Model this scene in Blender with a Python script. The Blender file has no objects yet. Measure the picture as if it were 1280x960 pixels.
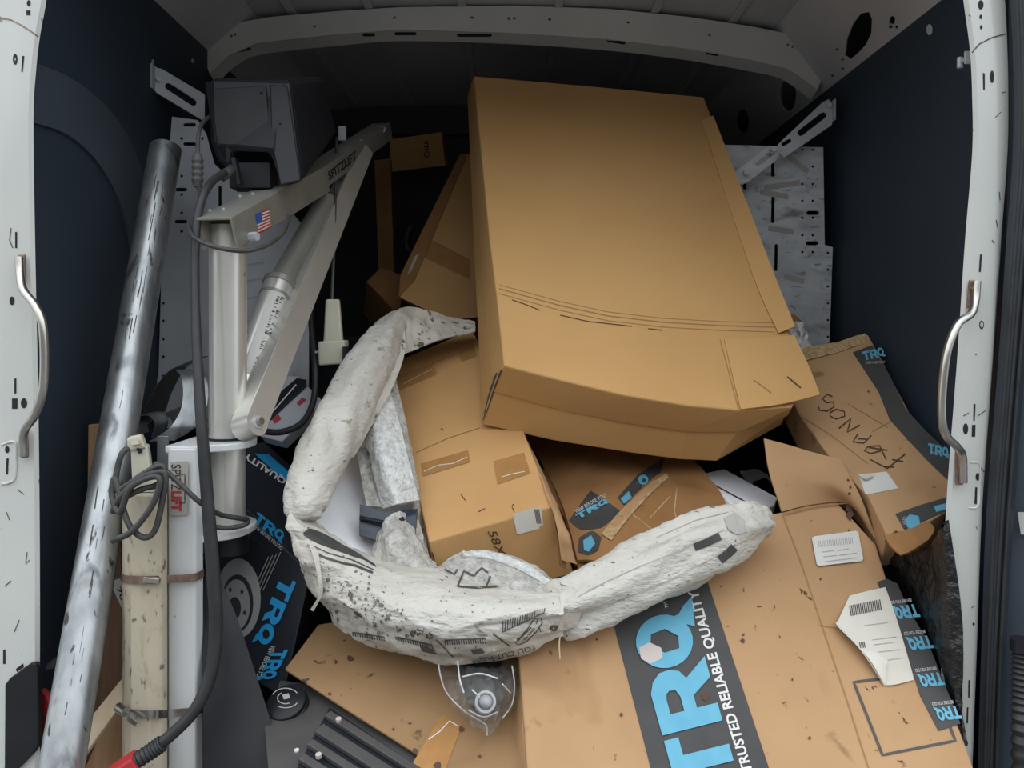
import bpy, bmesh, math, random
from mathutils import Vector, Matrix, noise
from mathutils.geometry import tessellate_polygon
from mathutils.bvhtree import BVHTree
random.seed(7)
S = bpy.context.scene
C = S.collection
# ------------------------------------------------------------------ camera
F, CX, CY, EYE = 985.0, 640.0, 421.0, Vector((0, -1.35, 1.0))
cd = bpy.data.cameras.new('camera'); cam = bpy.data.objects.new('camera', cd); C.objects.link(cam)
cam.location = EYE; cam.rotation_euler = (math.pi / 2, 0, 0)
cd.sensor_width = 36; cd.lens = F / 1280 * 36; cd.shift_y = -(480 - CY) / 1280; cd.clip_start = .01
S.camera = cam
# ------------------------------------------------------------------ overcast sky
w = bpy.data.worlds.new('overcast_sky'); S.world = w; w.use_nodes = True
bg = w.node_tree.nodes['Background']; bg.inputs[0].default_value = (.90, .955, 1.0, 1)
# CIE overcast sky: radiance proportional to 1 + 2 sin(elevation), the same all round
_n, _l = w.node_tree.nodes, w.node_tree.links
_t = _n.new('ShaderNodeTexCoord'); _s = _n.new('ShaderNodeSeparateXYZ'); _r = _n.new('ShaderNodeMapRange')
_l.new(_t.outputs['Generated'], _s.inputs[0]); _l.new(_s.outputs['Z'], _r.inputs['Value'])
_r.inputs['From Min'].default_value = 0; _r.inputs['From Max'].default_value = 1; _r.inputs['To Min'].default_value = .62; _r.inputs['To Max'].default_value = 1.86
_l.new(_r.outputs['Result'], bg.inputs[1])
S.view_settings.view_transform = 'Standard'; S.view_settings.look = 'None'
S.view_settings.gamma = 1; S.view_settings.use_curve_mapping = False
S.view_settings.exposure = 0.78

# ------------------------------------------------------------------ helpers
WL, GEO = {}, {}
def P(px, py, D): return Vector(((px - CX) * D / F, D + EYE.y, EYE.z - (py - CY) * D / F))
def pix(v):
    D = v.y - EYE.y
    return (CX + v.x * F / D, CY - (v.z - EYE.z) * F / D, D)
def ray(px, py): return Vector(((px - CX) / F, 1, -(py - CY) / F))
class Plane:
    def __init__(s, a, b, c):
        a, b, c = [P(*q) if not isinstance(q, Vector) else q for q in (a, b, c)]
        s.o = a; s.n = (b - a).cross(c - a).normalized()
        if s.n.dot(EYE - a) < 0: s.n = -s.n
    def __call__(s, px, py, off=0):
        d = ray(px, py); t = (s.o - EYE).dot(s.n) / d.dot(s.n)
        return EYE + d * t + s.n * off
def raysurf(*objs):
    V, T = [], []
    for o in objs:
        v, f = GEO[o.name]; k = len(V); V += v; T += [[i + k for i in q] for q in f]
    bv = BVHTree.FromPolygons(V, T)
    def f(px, py, off=0):
        loc, n, _, _ = bv.ray_cast(EYE, ray(px, py).normalized())
        if loc is None: return None
        if n.dot(EYE - loc) < 0: n = -n
        return loc + (n * .4 + (EYE - loc).normalized() * .6) * off
    return f
def setp(o, label=None, cat=None, group=None, kind=None):
    if label: o['label'] = label
    if cat: o['category'] = cat
    if group: o['group'] = group
    if kind: o['kind'] = kind
    return o
def attach(o, parent, loc):
    WL[o.name] = Vector(loc); o.location = loc
    if parent:
        o.parent = parent; o.matrix_parent_inverse = Matrix.Translation(-WL[parent.name])
def thing(name, label, cat, loc, group=None):
    o = bpy.data.objects.new(name, None); C.objects.link(o); o.empty_display_size = .03
    attach(o, None, loc); return setp(o, label, cat, group)
def mk(name, V, T, m, parent=None, smooth=None, label=None, cat=None, kind=None, group=None, bev=0):
    V = [Vector(v) for v in V]
    lo = Vector([min(v[i] for v in V) for i in range(3)]); hi = Vector([max(v[i] for v in V) for i in range(3)])
    c = Vector(((lo.x + hi.x) / 2, (lo.y + hi.y) / 2, lo.z))
    me = bpy.data.meshes.new(name); me.from_pydata([v - c for v in V], [], T)
    bm = bmesh.new(); bm.from_mesh(me); bmesh.ops.recalc_face_normals(bm, faces=bm.faces) if smooth != 'keep' else None
    bm.to_mesh(me); bm.free()
    if smooth:
        me.polygons.foreach_set('use_smooth', [True] * len(me.polygons)); me.set_sharp_from_angle(angle=.75)
    me.materials.append(m)
    o = bpy.data.objects.new(name, me); C.objects.link(o); attach(o, parent, c)
    GEO[o.name] = (V, [list(f) for f in T])
    if bev:
        b = o.modifiers.new('bevel', 'BEVEL'); b.width = bev; b.segments = 2; b.limit_method = 'ANGLE'; b.angle_limit = .6
    return setp(o, label, cat, group, kind)
def cr(p0, p1, p2, p3, t):
    return .5 * ((2 * p1) + (p2 - p0) * t + (2 * p0 - 5 * p1 + 4 * p2 - p3) * t * t + (3 * p1 - p0 - 3 * p2 + p3) * t ** 3)
def curve(pts, n):
    pts = [Vector(p) for p in pts]; k = len(pts) - 1; out = []
    e = [pts[0] * 2 - pts[1]] + pts + [pts[-1] * 2 - pts[-2]]
    for i in range(n):
        u = i / (n - 1) * k; j = min(int(u), k - 1)
        out.append(cr(e[j], e[j + 1], e[j + 2], e[j + 3], u - j))
    return out
def wr(v, amp, sc, seed=0):
    q = Vector(v) * sc + Vector((seed * 3.1, seed * 1.7, seed))
    return amp * (noise.noise(q) + .5 * noise.noise(q * 2.3) + .25 * noise.noise(q * 5.1))
def sheet(name, rows, m, parent=None, th=.003, nu=None, nv=None, amp=0, sc=12, seed=1, lin=False, aniso=None, ridge=None, **k):
    """smooth surface through rows of (px,py,D) or Vectors, given real thickness"""
    R = [[P(*p) if not isinstance(p, Vector) else p for p in r] for r in rows]
    nu = nu or (len(R[0]) if lin else 8 * (len(R[0]) - 1) + 1); nv = nv or (len(R) if lin else 8 * (len(R) - 1) + 1)
    if lin:
        G = R; nu = len(R[0]); nv = len(R)
    else:
        A = [curve(r, nu) for r in R]; G = [[None] * nu for _ in range(nv)]
        for i in range(nu):
            for j, p in enumerate(curve([a[i] for a in A], nv)): G[j][i] = p
    N = [[None] * nu for _ in range(nv)]
    for j in range(nv):
        for i in range(nu):
            a = G[j][min(i + 1, nu - 1)] - G[j][max(i - 1, 0)]; b = G[min(j + 1, nv - 1)][i] - G[max(j - 1, 0)][i]
            n = a.cross(b); N[j][i] = n.normalized() if n.length > 1e-12 else Vector((0, -1, 0))
    mid = N[nv // 2][nu // 2]; sg = 1 if mid.dot(EYE - G[nv // 2][nu // 2]) > 0 else -1
    if amp:
        for j in range(nv):
            for i in range(nu):
                q = G[j][i]
                d = wr((q.x * (aniso or (1, 1, 1))[0], q.y * (aniso or (1, 1, 1))[1], q.z * (aniso or (1, 1, 1))[2]), amp, sc, seed)
                if ridge:
                    ra, rc = ridge; ph = rc * j / (nv - 1) + 1.1 * noise.noise(Vector((i / nu * 4, seed, j / nv * 1.5)))
                    d += ra * (1 - 2 * abs(math.sin(math.pi * ph)) ** .6) * (.35 + abs(noise.noise(q * 7)))
                G[j][i] = q + N[j][i] * sg * d
    V = [G[j][i] for j in range(nv) for i in range(nu)] + [G[j][i] - N[j][i] * sg * th for j in range(nv) for i in range(nu)]
    n = nu * nv; T = []
    for j in range(nv - 1):
        for i in range(nu - 1):
            a = j * nu + i; q = [a, a + 1, a + nu + 1, a + nu]; T.append(q); T.append([n + x for x in reversed(q)])
    bd = [i for i in range(nu)] + [j * nu + nu - 1 for j in range(1, nv)] + [(nv - 1) * nu + i for i in range(nu - 2, -1, -1)] + [j * nu for j in range(nv - 2, 0, -1)]
    for a, b in zip(bd, bd[1:] + bd[:1]): T.append([b, a, n + a, n + b])
    return mk(name, V, T, m, parent, smooth=not lin or amp > 0, **k)
def tube(name, pts, r, m, parent=None, n=12, seg=None, amp=0, sc=20, seed=1, flat=1.0, flatdir=None, straight=False, fold=0, **k):
    pts = [p for p in pts if p is not None]
    pts = [P(*p) if not isinstance(p, Vector) else p for p in pts]
    rs = r if isinstance(r, (list, tuple)) else [r] * len(pts)
    seg = seg or (len(pts) if straight or len(pts) == 2 else 8 * (len(pts) - 1) + 1)
    Q = pts if straight or len(pts) == 2 else curve(pts, seg)
    if len(Q) == len(pts): RR = rs
    else: RR = [v.x for v in curve([Vector((x, 0, 0)) for x in rs], seg)]
    t0 = (Q[1] - Q[0]).normalized(); u = flatdir.copy() if flatdir else t0.orthogonal(); u = (u - t0 * u.dot(t0)).normalized()
    V, T = [], []
    for i, q in enumerate(Q):
        t = (Q[min(i + 1, len(Q) - 1)] - Q[max(i - 1, 0)]).normalized()
        u = (u - t * u.dot(t)).normalized(); v = t.cross(u)
        for j in range(n):
            a = 2 * math.pi * j / n; rad = max(RR[i], .0004); dirv = u * math.cos(a) * flat + v * math.sin(a)
            p = q + dirv * rad
            if amp: p += dirv.normalized() * wr(p, amp, sc, seed)
            if fold: p += dirv.normalized() * fold * math.sin(5 * a + 9 * noise.noise(q * 3 + Vector((seed, 0, 0)))) * (.5 + noise.noise(p * 9))
            V.append(p)
    for i in range(len(Q) - 1):
        for j in range(n): T.append([i * n + j, i * n + (j + 1) % n, (i + 1) * n + (j + 1) % n, (i + 1) * n + j])
    T.append(list(range(n))[::-1]); T.append([(len(Q) - 1) * n + j for j in range(n)])
    return mk(name, V, T, m, parent, smooth=True, **k)
def prism(name, pts, vec, m, parent=None, bev=0, **k):
    pts = [P(*p) if not isinstance(p, Vector) else p for p in pts]; n = len(pts)
    vs = vec if isinstance(vec, list) else [vec] * n
    V = pts + [p + v for p, v in zip(pts, vs)]
    T = [list(range(n)), list(range(2 * n - 1, n - 1, -1))] + [[i, (i + 1) % n, n + (i + 1) % n, n + i] for i in range(n)]
    return mk(name, V, T, m, parent, bev=bev, **k)
def slab(name, px, pl, t, m, parent=None, vec=None, bev=.002, off=0, **k):
    return prism(name, [pl(x, y, off) for x, y in px], vec if vec is not None else -pl.n * t, m, parent, bev, **k)
def hexa(name, a, b, m, parent=None, bev=.003, **k):
    """loft of two outlines of equal length"""
    a = [P(*p) if not isinstance(p, Vector) else p for p in a]; b = [P(*p) if not isinstance(p, Vector) else p for p in b]
    return prism(name, a, [q - p for p, q in zip(a, b)], m, parent, bev, **k)
def bar(name, a, b, wd, ht, m, parent=None, up=Vector((0, 0, 1)), bev=.001, **k):
    a, b = [P(*p) if not isinstance(p, Vector) else p for p in (a, b)]
    t = (b - a).normalized(); s = t.cross(up).normalized(); u = s.cross(t)
    q = [a + s * x * wd / 2 + u * y * ht / 2 for x, y in ((-1, -1), (1, -1), (1, 1), (-1, 1))]
    return prism(name, q, b - a, m, parent, bev, **k)
def channel(name, a, b, wd, ht, th, m, parent=None, up=Vector((0, 0, 1)), **k):
    """U section open on the -up side"""
    a, b = [P(*p) if not isinstance(p, Vector) else p for p in (a, b)]
    t = (b - a).normalized(); s = t.cross(up).normalized(); u = s.cross(t); w2, h2 = wd / 2, ht / 2
    q = [a + s * x + u * y for x, y in ((-w2, -h2), (-w2, h2), (w2, h2), (w2, -h2), (w2 - th, -h2), (w2 - th, h2 - th), (-w2 + th, h2 - th), (-w2 + th, -h2))]
    return prism(name, q, b - a, m, parent, .0012, **k)
def cyl(name, a, b, r, m, parent=None, n=24, **k): return tube(name, [a, b], r, m, parent, n=n, **k)
def box(name, lo, hi, m, parent=None, bev=0, **k):
    (a, b, c), (d, e, f) = lo, hi
    return prism(name, [Vector((a, b, c)), Vector((d, b, c)), Vector((d, b, f)), Vector((a, b, f))], Vector((0, e - b, 0)), m, parent, bev, **k)
def punched(name, outer, holes, pl, th, m, parent=None, **k):
    """flat plate on a plane, real holes through it (pixel outlines)"""
    loops = [outer] + holes; V, T, st = [], [], []
    for l in loops: st.append(len(V)); V += [pl(*p) for p in l]
    n = len(V); tri = tessellate_polygon([[Vector((p[0], p[1], 0)) for p in l] for l in loops])
    V += [v - pl.n * th for v in V]
    for t in tri: T.append(list(t)); T.append([n + i for i in reversed(t)])
    for l, s in zip(loops, st):
        q = len(l)
        for i in range(q): T.append([s + i, s + (i + 1) % q, n + s + (i + 1) % q, n + s + i])
    return mk(name, V, T, m, parent, **k)
def circ(x, y, r, n=10, ry=None): return [(x + r * math.cos(6.2832 * i / n), y + (ry or r) * math.sin(6.2832 * i / n)) for i in range(n)]
def oslot(x, y, L, r, ang, n=5):
    """oblong slot outline, length 2L, radius r, angle in degrees in the picture plane"""
    a = math.radians(ang); o = []
    for s in (1, -1):
        for i in range(n):
            b = -math.pi / 2 + math.pi * i / (n - 1) + (0 if s > 0 else math.pi)
            u, v = s * (L - r) + r * math.cos(b), r * math.sin(b)
            o.append((x + u * math.cos(a) - v * math.sin(a), y + u * math.sin(a) + v * math.cos(a)))
    return o
# ---- flat print on a surface: polygons, strokes, lettering
def poly(name, loops, surf, m, parent, off=.0008, **k):
    """loops: list of polygons; a polygon is a list of px points, or [outer, hole, ...]"""
    V, T = [], []
    for l in loops:
        L = l if isinstance(l[0][0], (tuple, list)) else [l]
        fl = [p for q in L for p in q]; pts = [surf(p[0], p[1], off) for p in fl]
        if any(p is None for p in pts): continue
        for t in tessellate_polygon([[Vector((p[0], p[1], 0)) for p in q] for q in L]): T.append([len(V) + i for i in t])
        V += pts
    return mk(name, V, T, m, parent, smooth='keep', **k) if V else None
def strokes(name, lines, wd, surf, m, parent, off=.0009, step=5, **k):
    V, T = [], []
    for l in lines:
        w_ = wd
        if isinstance(l, dict): w_, l = l['w'], l['p']
        pts = []
        for a, b in zip(l, l[1:]):
            n = max(1, int(math.hypot(b[0] - a[0], b[1] - a[1]) / step))
            pts += [(a[0] + (b[0] - a[0]) * i / n, a[1] + (b[1] - a[1]) * i / n) for i in range(n)]
        pts.append(l[-1]); prev = None
        for i, p in enumerate(pts):
            a, b = pts[max(i - 1, 0)], pts[min(i + 1, len(pts) - 1)]
            d = math.hypot(b[0] - a[0], b[1] - a[1]) or 1; nx, ny = -(b[1] - a[1]) / d * w_ / 2, (b[0] - a[0]) / d * w_ / 2
            K = max(1, int(w_ / 4)); q = [surf(p[0] + nx * (1 - 2 * j / K), p[1] + ny * (1 - 2 * j / K), off) for j in range(K + 1)]
            if None in q: prev = None; continue
            V += q
            if prev is not None:
                for j in range(K): T.append([prev + j, prev + j + 1, len(V) - K + j, len(V) - K - 1 + j])
            prev = len(V) - K - 1
    return mk(name, V, T, m, parent, smooth='keep', **k) if T else None
def text(name, s, A, B, Cc, surf, m, parent, off=.0009, bold=.02, **k):
    """lettering whose box runs A (start of baseline) - B (end of baseline) - Cc (cap height above A)"""
    cu = bpy.data.curves.new('t', 'FONT'); cu.body = s; cu.offset = bold; cu.resolution_u = 3
    to = bpy.data.objects.new('t', cu); C.objects.link(to)
    me = bpy.data.meshes.new_from_object(to.evaluated_get(bpy.context.evaluated_depsgraph_get()))
    X = [v.co.x for v in me.vertices]; Y = [v.co.y for v in me.vertices]
    x0, x1, y0, y1 = min(X), max(X), min(Y), max(Y); V = []
    ok = True
    for v in me.vertices:
        a, b = (v.co.x - x0) / (x1 - x0), (v.co.y - y0) / (y1 - y0)
        p = surf(A[0] + (B[0] - A[0]) * a + (Cc[0] - A[0]) * b, A[1] + (B[1] - A[1]) * a + (Cc[1] - A[1]) * b, off)
        V.append(p); ok = ok and p is not None
    T = [list(f.vertices) for f in me.polygons if all(V[i] is not None for i in f.vertices)]
    if not ok: V = [p or Vector((0, 0, 0.5)) for p in V]
    bpy.data.objects.remove(to); bpy.data.curves.remove(cu); bpy.data.meshes.remove(me)
    used = sorted({i for t in T for i in t}); mp = {i: j for j, i in enumerate(used)}
    return mk(name, [V[i] for i in used], [[mp[i] for i in t] for t in T], m, parent, smooth='keep', **k) if T else None
def aff(A, B, Cc, pts): return [(A[0] + (B[0] - A[0]) * u + (Cc[0] - A[0]) * v, A[1] + (B[1] - A[1]) * u + (Cc[1] - A[1]) * v) for u, v in pts]
def arc(cx, cy, rx, ry, a0, a1, n=14): return [(cx + rx * math.cos(math.radians(a0 + (a1 - a0) * i / n)), cy + ry * math.sin(math.radians(a0 + (a1 - a0) * i / n))) for i in range(n + 1)]
def trq(A, B, Cc, surf, mb, parent, hexm=None, simple=False):
    T_ = [(0, 1), (0, .76), (.105, .76), (.105, 0), (.20, 0), (.20, .76), (.30, .76), (.30, 1)]
    R_ = [[(.33, 1), (.33, 0), (.43, 0), (.43, .34), (.50, .34), (.575, 0), (.69, 0), (.60, .38), (.645, .46), (.665, .60), (.66, .78), (.62, .92), (.56, 1)],
          [(.43, .78), (.43, .55), (.51, .55), (.55, .60), (.555, .70), (.54, .76), (.51, .78)]]
    cx, cy, rx, ry = .82, .56, .145, .46
    hx = [(.765, .36), (.76, .60), (.81, .80), (.875, .74), (.885, .50), (.83, .32)]
    Q_ = [[*arc(cx, cy, rx, ry, -35, 295, 22), (.86, .02), (1.02, -.06), (.985, .10), (.945, .22)], hx]
    if simple: L = [aff(A, B, Cc, T_), aff(A, B, Cc, R_[0]), [aff(A, B, Cc, q) for q in Q_]]
    else: L = [aff(A, B, Cc, T_), [aff(A, B, Cc, q) for q in R_], [aff(A, B, Cc, q) for q in Q_]]
    o = poly('logo_lettering', L, surf, mb, parent, off=.0030)
    if hexm: poly('hex_nut_emblem', [aff(A, B, Cc, [(.735, .66), (.72, .88), (.76, 1.0), (.82, .98), (.835, .80), (.79, .64)])], surf, hexm, parent, off=.0036)
    return o

# ------------------------------------------------------------------ materials
def mat(name, col, rough=.6, metal=0, col2=None, vs=6, spot=None, bump=None, spec=.5, coat=0, stretch=None, sheen=0, detail=4):
    m = bpy.data.materials.new(name); m.use_nodes = True; nt = m.node_tree; N = nt.nodes; L = nt.links
    b = N['Principled BSDF']; b.inputs['Roughness'].default_value = rough; b.inputs['Metallic'].default_value = metal
    b.inputs['Specular IOR Level'].default_value = spec; b.inputs['Coat Weight'].default_value = coat
    b.inputs['Base Color'].default_value = (*col, 1)
    tc = N.new('ShaderNodeTexCoord'); mp = N.new('ShaderNodeMapping'); L.new(tc.outputs['Object'], mp.inputs[0])
    if stretch: mp.inputs['Scale'].default_value = stretch
    out = None
    def nz(sc, det, dist=0):
        n = N.new('ShaderNodeTexNoise'); n.inputs['Scale'].default_value = sc; n.inputs['Detail'].default_value = det
        n.inputs['Distortion'].default_value = dist; L.new(mp.outputs[0], n.inputs['Vector']); return n.outputs['Fac']
    def mix(fac, a, bcol):
        x = N.new('ShaderNodeMix'); x.data_type = 'RGBA'; L.new(fac, x.inputs['Factor'])
        if isinstance(a, tuple): x.inputs['A'].default_value = (*a, 1)
        else: L.new(a, x.inputs['A'])
        x.inputs['B'].default_value = (*bcol, 1); return x.outputs['Result']
    def ramp(v, a, c):
        r = N.new('ShaderNodeMapRange'); r.inputs['From Min'].default_value = a; r.inputs['From Max'].default_value = c; L.new(v, r.inputs['Value']); return r.outputs['Result']
    if col2: out = mix(ramp(nz(vs, detail), .35, .65), col, col2)
    for sp in (spot or []):
        sc, thr, sc_col = sp[:3]; wd = sp[3] if len(sp) > 3 else .04
        out = mix(ramp(nz(sc, 5, .4), thr, thr + wd), out if out else col, sc_col)
    if out: L.new(out, b.inputs['Base Color'])
    if bump:
        bn = N.new('ShaderNodeBump'); bn.inputs['Strength'].default_value = bump[1]; bn.inputs['Distance'].default_value = bump[2] if len(bump) > 2 else .004
        L.new(nz(bump[0], 6), bn.inputs['Height']); L.new(bn.outputs[0], b.inputs['Normal'])
    return m
CB = dict(rough=.82, spec=.25)
M = {}
M['card'] = mat('kraft_cardboard', (.58, .335, .14), col2=(.52, .295, .12), vs=5, bump=(140, .15, .001), **CB)
M['card_big'] = mat('clean_kraft_cardboard', (.57, .33, .132), col2=(.52, .295, .114), vs=2.5, bump=(160, .1, .001), **CB)
M['card_dirty'] = mat('stained_kraft_cardboard', (.47, .285, .148), col2=(.41, .245, .125), vs=5, spot=[(42, .68, (.10, .055, .03)), (6, .60, (.33, .185, .09), .16), (14, .66, (.24, .13, .065), .08)], bump=(120, .2, .001), **CB)
M['card_shaded'] = mat('grubby_cardboard_with_shade', (.345, .21, .105), col2=(.28, .165, .08), vs=5, spot=[(30, .66, (.09, .05, .03)), (7, .58, (.23, .135, .065), .14)], bump=(110, .2, .001), **CB)  # grubby cardboard, base darkened to hold the shade below the wrap
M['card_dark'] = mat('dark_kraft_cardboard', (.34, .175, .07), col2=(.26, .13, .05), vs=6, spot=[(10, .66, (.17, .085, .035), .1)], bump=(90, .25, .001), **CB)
M['card_edge'] = mat('cut_cardboard_edge', (.55, .38, .21), col2=(.34, .22, .11), vs=120, **CB)
M['crease'] = mat('pressed_cardboard_crease', (.33, .185, .075), **CB)
M['tape'] = mat('brown_packing_tape', (.42, .215, .075), rough=.3, col2=(.36, .18, .06), vs=30, bump=(60, .25, .001))
M['white'] = mat('white_van_paint', (.58, .59, .555), rough=.35, col2=(.53, .54, .51), vs=3, spot=[(34, .70, (.22, .18, .14), .03)], coat=.3)
M['roof'] = mat('bare_roof_metal_paint', (.46, .46, .475), rough=.45, col2=(.41, .41, .425), vs=4)
M['bow'] = mat('warm_grey_roof_paint', (.56, .545, .51), rough=.45, col2=(.50, .485, .455), vs=4)
M['navy'] = mat('navy_lining_panel', (.022, .036, .055), rough=.6, col2=(.019, .030, .046), vs=2, bump=(200, .05, .001))
M['navy2'] = mat('grey_blue_panel', (.055, .070, .092), rough=.55, col2=(.045, .058, .078), vs=3)
M['dark'] = mat('dark_bulkhead_paint', (.035, .038, .045), rough=.6, col2=(.028, .031, .037), vs=3)
M['hole'] = mat('dark_cavity', (.012, .012, .016), rough=.8)
M['floor'] = mat('rubber_cargo_mat', (.022, .022, .024), rough=.8, col2=(.03, .03, .03), vs=20, bump=(80, .3))
M['asphalt'] = mat('asphalt', (.16, .16, .16), rough=.9, col2=(.12, .12, .12), vs=30, bump=(200, .4))
M['brickw'] = mat('dull_render', (.20, .18, .16), rough=.9, col2=(.16, .145, .13), vs=1.5)
M['galv'] = mat('galvanised_steel', (.43, .45, .46), rough=.36, metal=.75, col2=(.27, .285, .295), vs=30, spot=[(22, .58, (.15, .155, .16), .10), (40, .64, (.06, .06, .06), .05)], bump=(60, .15, .001), stretch=(1, 1, .35))
M['zinc'] = mat('zinc_shelf_steel', (.56, .58, .60), rough=.5, metal=.2, col2=(.44, .46, .48), vs=14, spot=[(9, .56, (.20, .205, .21), .16), (30, .6, (.25, .25, .26), .1)], stretch=(1, 1, 2.2))
M['zinc2'] = mat('pale_zinc_steel', (.48, .50, .53), rough=.5, metal=.15, col2=(.42, .44, .47), vs=10)
M['steel'] = mat('brushed_stainless', (.50, .47, .43), rough=.28, metal=.95, col2=(.42, .40, .37), vs=40)
M['rust'] = mat('rusty_worn_steel', (.30, .21, .16), rough=.45, metal=.6, col2=(.20, .13, .10), vs=60)
M['silver'] = mat('silver_crane_paint', (.66, .645, .60), rough=.32, metal=.6, col2=(.60, .585, .54), vs=8, spot=[(60, .72, (.20, .18, .15), .03)])
M['silver_d'] = mat('dull_silver_paint', (.33, .32, .285), rough=.40, metal=.45, col2=(.27, .265, .235), vs=12)
M['blk'] = mat('black_moulded_plastic', (.012, .013, .017), rough=.42, spec=.3, bump=(300, .08, .001))
M['blk2'] = mat('worn_black_plastic', (.018, .019, .022), rough=.5, spec=.3, col2=(.013, .014, .016), vs=14, spot=[(60, .72, (.12, .12, .12), .03)])
M['rubber'] = mat('black_rubber', (.018, .018, .02), rough=.55, col2=(.026, .026, .028), vs=40)
M['cable'] = mat('dusty_black_cable', (.034, .034, .035), rough=.55, col2=(.055, .052, .047), vs=40)
M['seal'] = mat('blue_black_door_seal', (.020, .026, .036), rough=.5)
M['cream'] = mat('aged_cream_plastic', (.50, .44, .335), rough=.5, col2=(.42, .365, .27), vs=9, spot=[(45, .56, (.36, .30, .20), .18), (80, .62, (.15, .12, .085), .06)], stretch=(1, 1, .45))
M['cream2'] = mat('cream_handset_plastic', (.55, .53, .43), rough=.45, col2=(.50, .47, .37), vs=20)
M['gwhite'] = mat('gloss_white_enamel', (.62, .63, .635), rough=.3, spot=[(45, .70, (.30, .27, .22), .03)], coat=.3)
M['foam'] = mat('white_foam_wrap', (.585, .56, .51), rough=.6, col2=(.52, .495, .44), vs=9, spot=[(11, .60, (.44, .40, .33), .16), (30, .64, (.30, .26, .20), .07), (95, .68, (.12, .10, .08), .03)], bump=(95, .9, .005), stretch=(.7, .7, 1.6))
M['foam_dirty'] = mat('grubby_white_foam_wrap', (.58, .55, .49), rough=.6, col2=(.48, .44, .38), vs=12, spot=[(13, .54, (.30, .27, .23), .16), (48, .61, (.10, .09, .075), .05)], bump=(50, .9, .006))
M['bubble'] = mat('cloudy_bubble_film', (.56, .54, .50), rough=.25, col2=(.38, .365, .335), vs=70, spot=[(9, .58, (.36, .34, .30), .15)], bump=(120, 1, .008), coat=.5)
M['bubble_w'] = mat('white_bubble_film', (.76, .76, .74), rough=.3, col2=(.56, .56, .54), vs=80, bump=(130, 1, .008), coat=.5)
M['liner'] = mat('smooth_white_liner', (.80, .81, .84), rough=.6, col2=(.74, .75, .79), vs=7, bump=(25, .25, .004))
M['blue'] = mat('cyan_blue_ink', (.12, .39, .54), rough=.6, col2=(.10, .35, .50), vs=30)
M['bluev'] = mat('bright_blue_ink', (.02, .30, .62), rough=.4)
M['ink'] = mat('black_ink', (.030, .029, .028), rough=.65)
M['inkg'] = mat('charcoal_ink', (.058, .056, .055), rough=.7, col2=(.045, .044, .043), vs=12)
M['inks'] = mat('faded_black_ink', (.07, .065, .06), rough=.7)
M['pen'] = mat('brown_black_marker', (.08, .045, .022), rough=.8)
M['wink'] = mat('white_ink', (.66, .65, .62), rough=.6)
M['pale'] = mat('pale_grey_ink', (.52, .45, .42), rough=.6)
M['paper'] = mat('white_label_paper', (.64, .63, .60), rough=.7, col2=(.60, .58, .54), vs=9)
M['env'] = mat('grubby_white_envelope', (.68, .65, .58), rough=.7, col2=(.60, .56, .48), vs=7, spot=[(20, .70, (.40, .33, .25), .08)])
M['lines'] = mat('grey_print', (.38, .36, .33), rough=.8)
M['red'] = mat('red_plastic', (.42, .03, .035), rough=.45)
M['redi'] = mat('red_ink', (.40, .035, .04), rough=.55)
M['flagb'] = mat('flag_blue_ink', (.03, .09, .36), rough=.5)
M['wood'] = mat('raw_pine', (.44, .27, .15), rough=.75, col2=(.36, .20, .10), vs=5, stretch=(14, 14, .8))
M['wood_r'] = mat('reddish_worn_plank', (.22, .12, .075), rough=.75, col2=(.15, .08, .05), vs=5, stretch=(14, 14, .8))
M['wood_p'] = mat('pale_pine', (.60, .47, .33), rough=.75, col2=(.53, .40, .26), vs=5, stretch=(8, 8, 2))
M['blksheet'] = mat('crinkled_black_film', (.008, .008, .009), rough=.22, bump=(60, 1, .01))
M['poster'] = mat('black_gloss_carton', (.014, .017, .024), rough=.35, col2=(.018, .022, .03), vs=9)
M['posterb'] = mat('navy_gloss_carton', (.016, .028, .048), rough=.35)
M['rotor'] = mat('grey_disc_print', (.34, .34, .345), rough=.4)
M['rotord'] = mat('dark_disc_print', (.035, .037, .042), rough=.4)
M['grey'] = mat('charcoal_moulded_plastic', (.075, .07, .068), rough=.6, col2=(.06, .056, .055), vs=18, bump=(200, .15, .001))
M['dirt'] = mat('dried_dirt', (.10, .055, .035), rough=.95)
m = bpy.data.materials.new('clear_plastic_film'); m.use_nodes = True; nt = m.node_tree; b = nt.nodes['Principled BSDF']
b.inputs['Base Color'].default_value = (.5, .5, .48, 1); b.inputs['Roughness'].default_value = .05; b.inputs['Alpha'].default_value = .13; b.inputs['Coat Weight'].default_value = .6
nz = nt.nodes.new('ShaderNodeTexNoise'); nz.inputs['Scale'].default_value = 45; bp = nt.nodes.new('ShaderNodeBump'); bp.inputs['Strength'].default_value = .8; bp.inputs['Distance'].default_value = .006
nt.links.new(nz.outputs['Fac'], bp.inputs['Height']); nt.links.new(bp.outputs[0], b.inputs['Normal']); M['film'] = m

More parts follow.
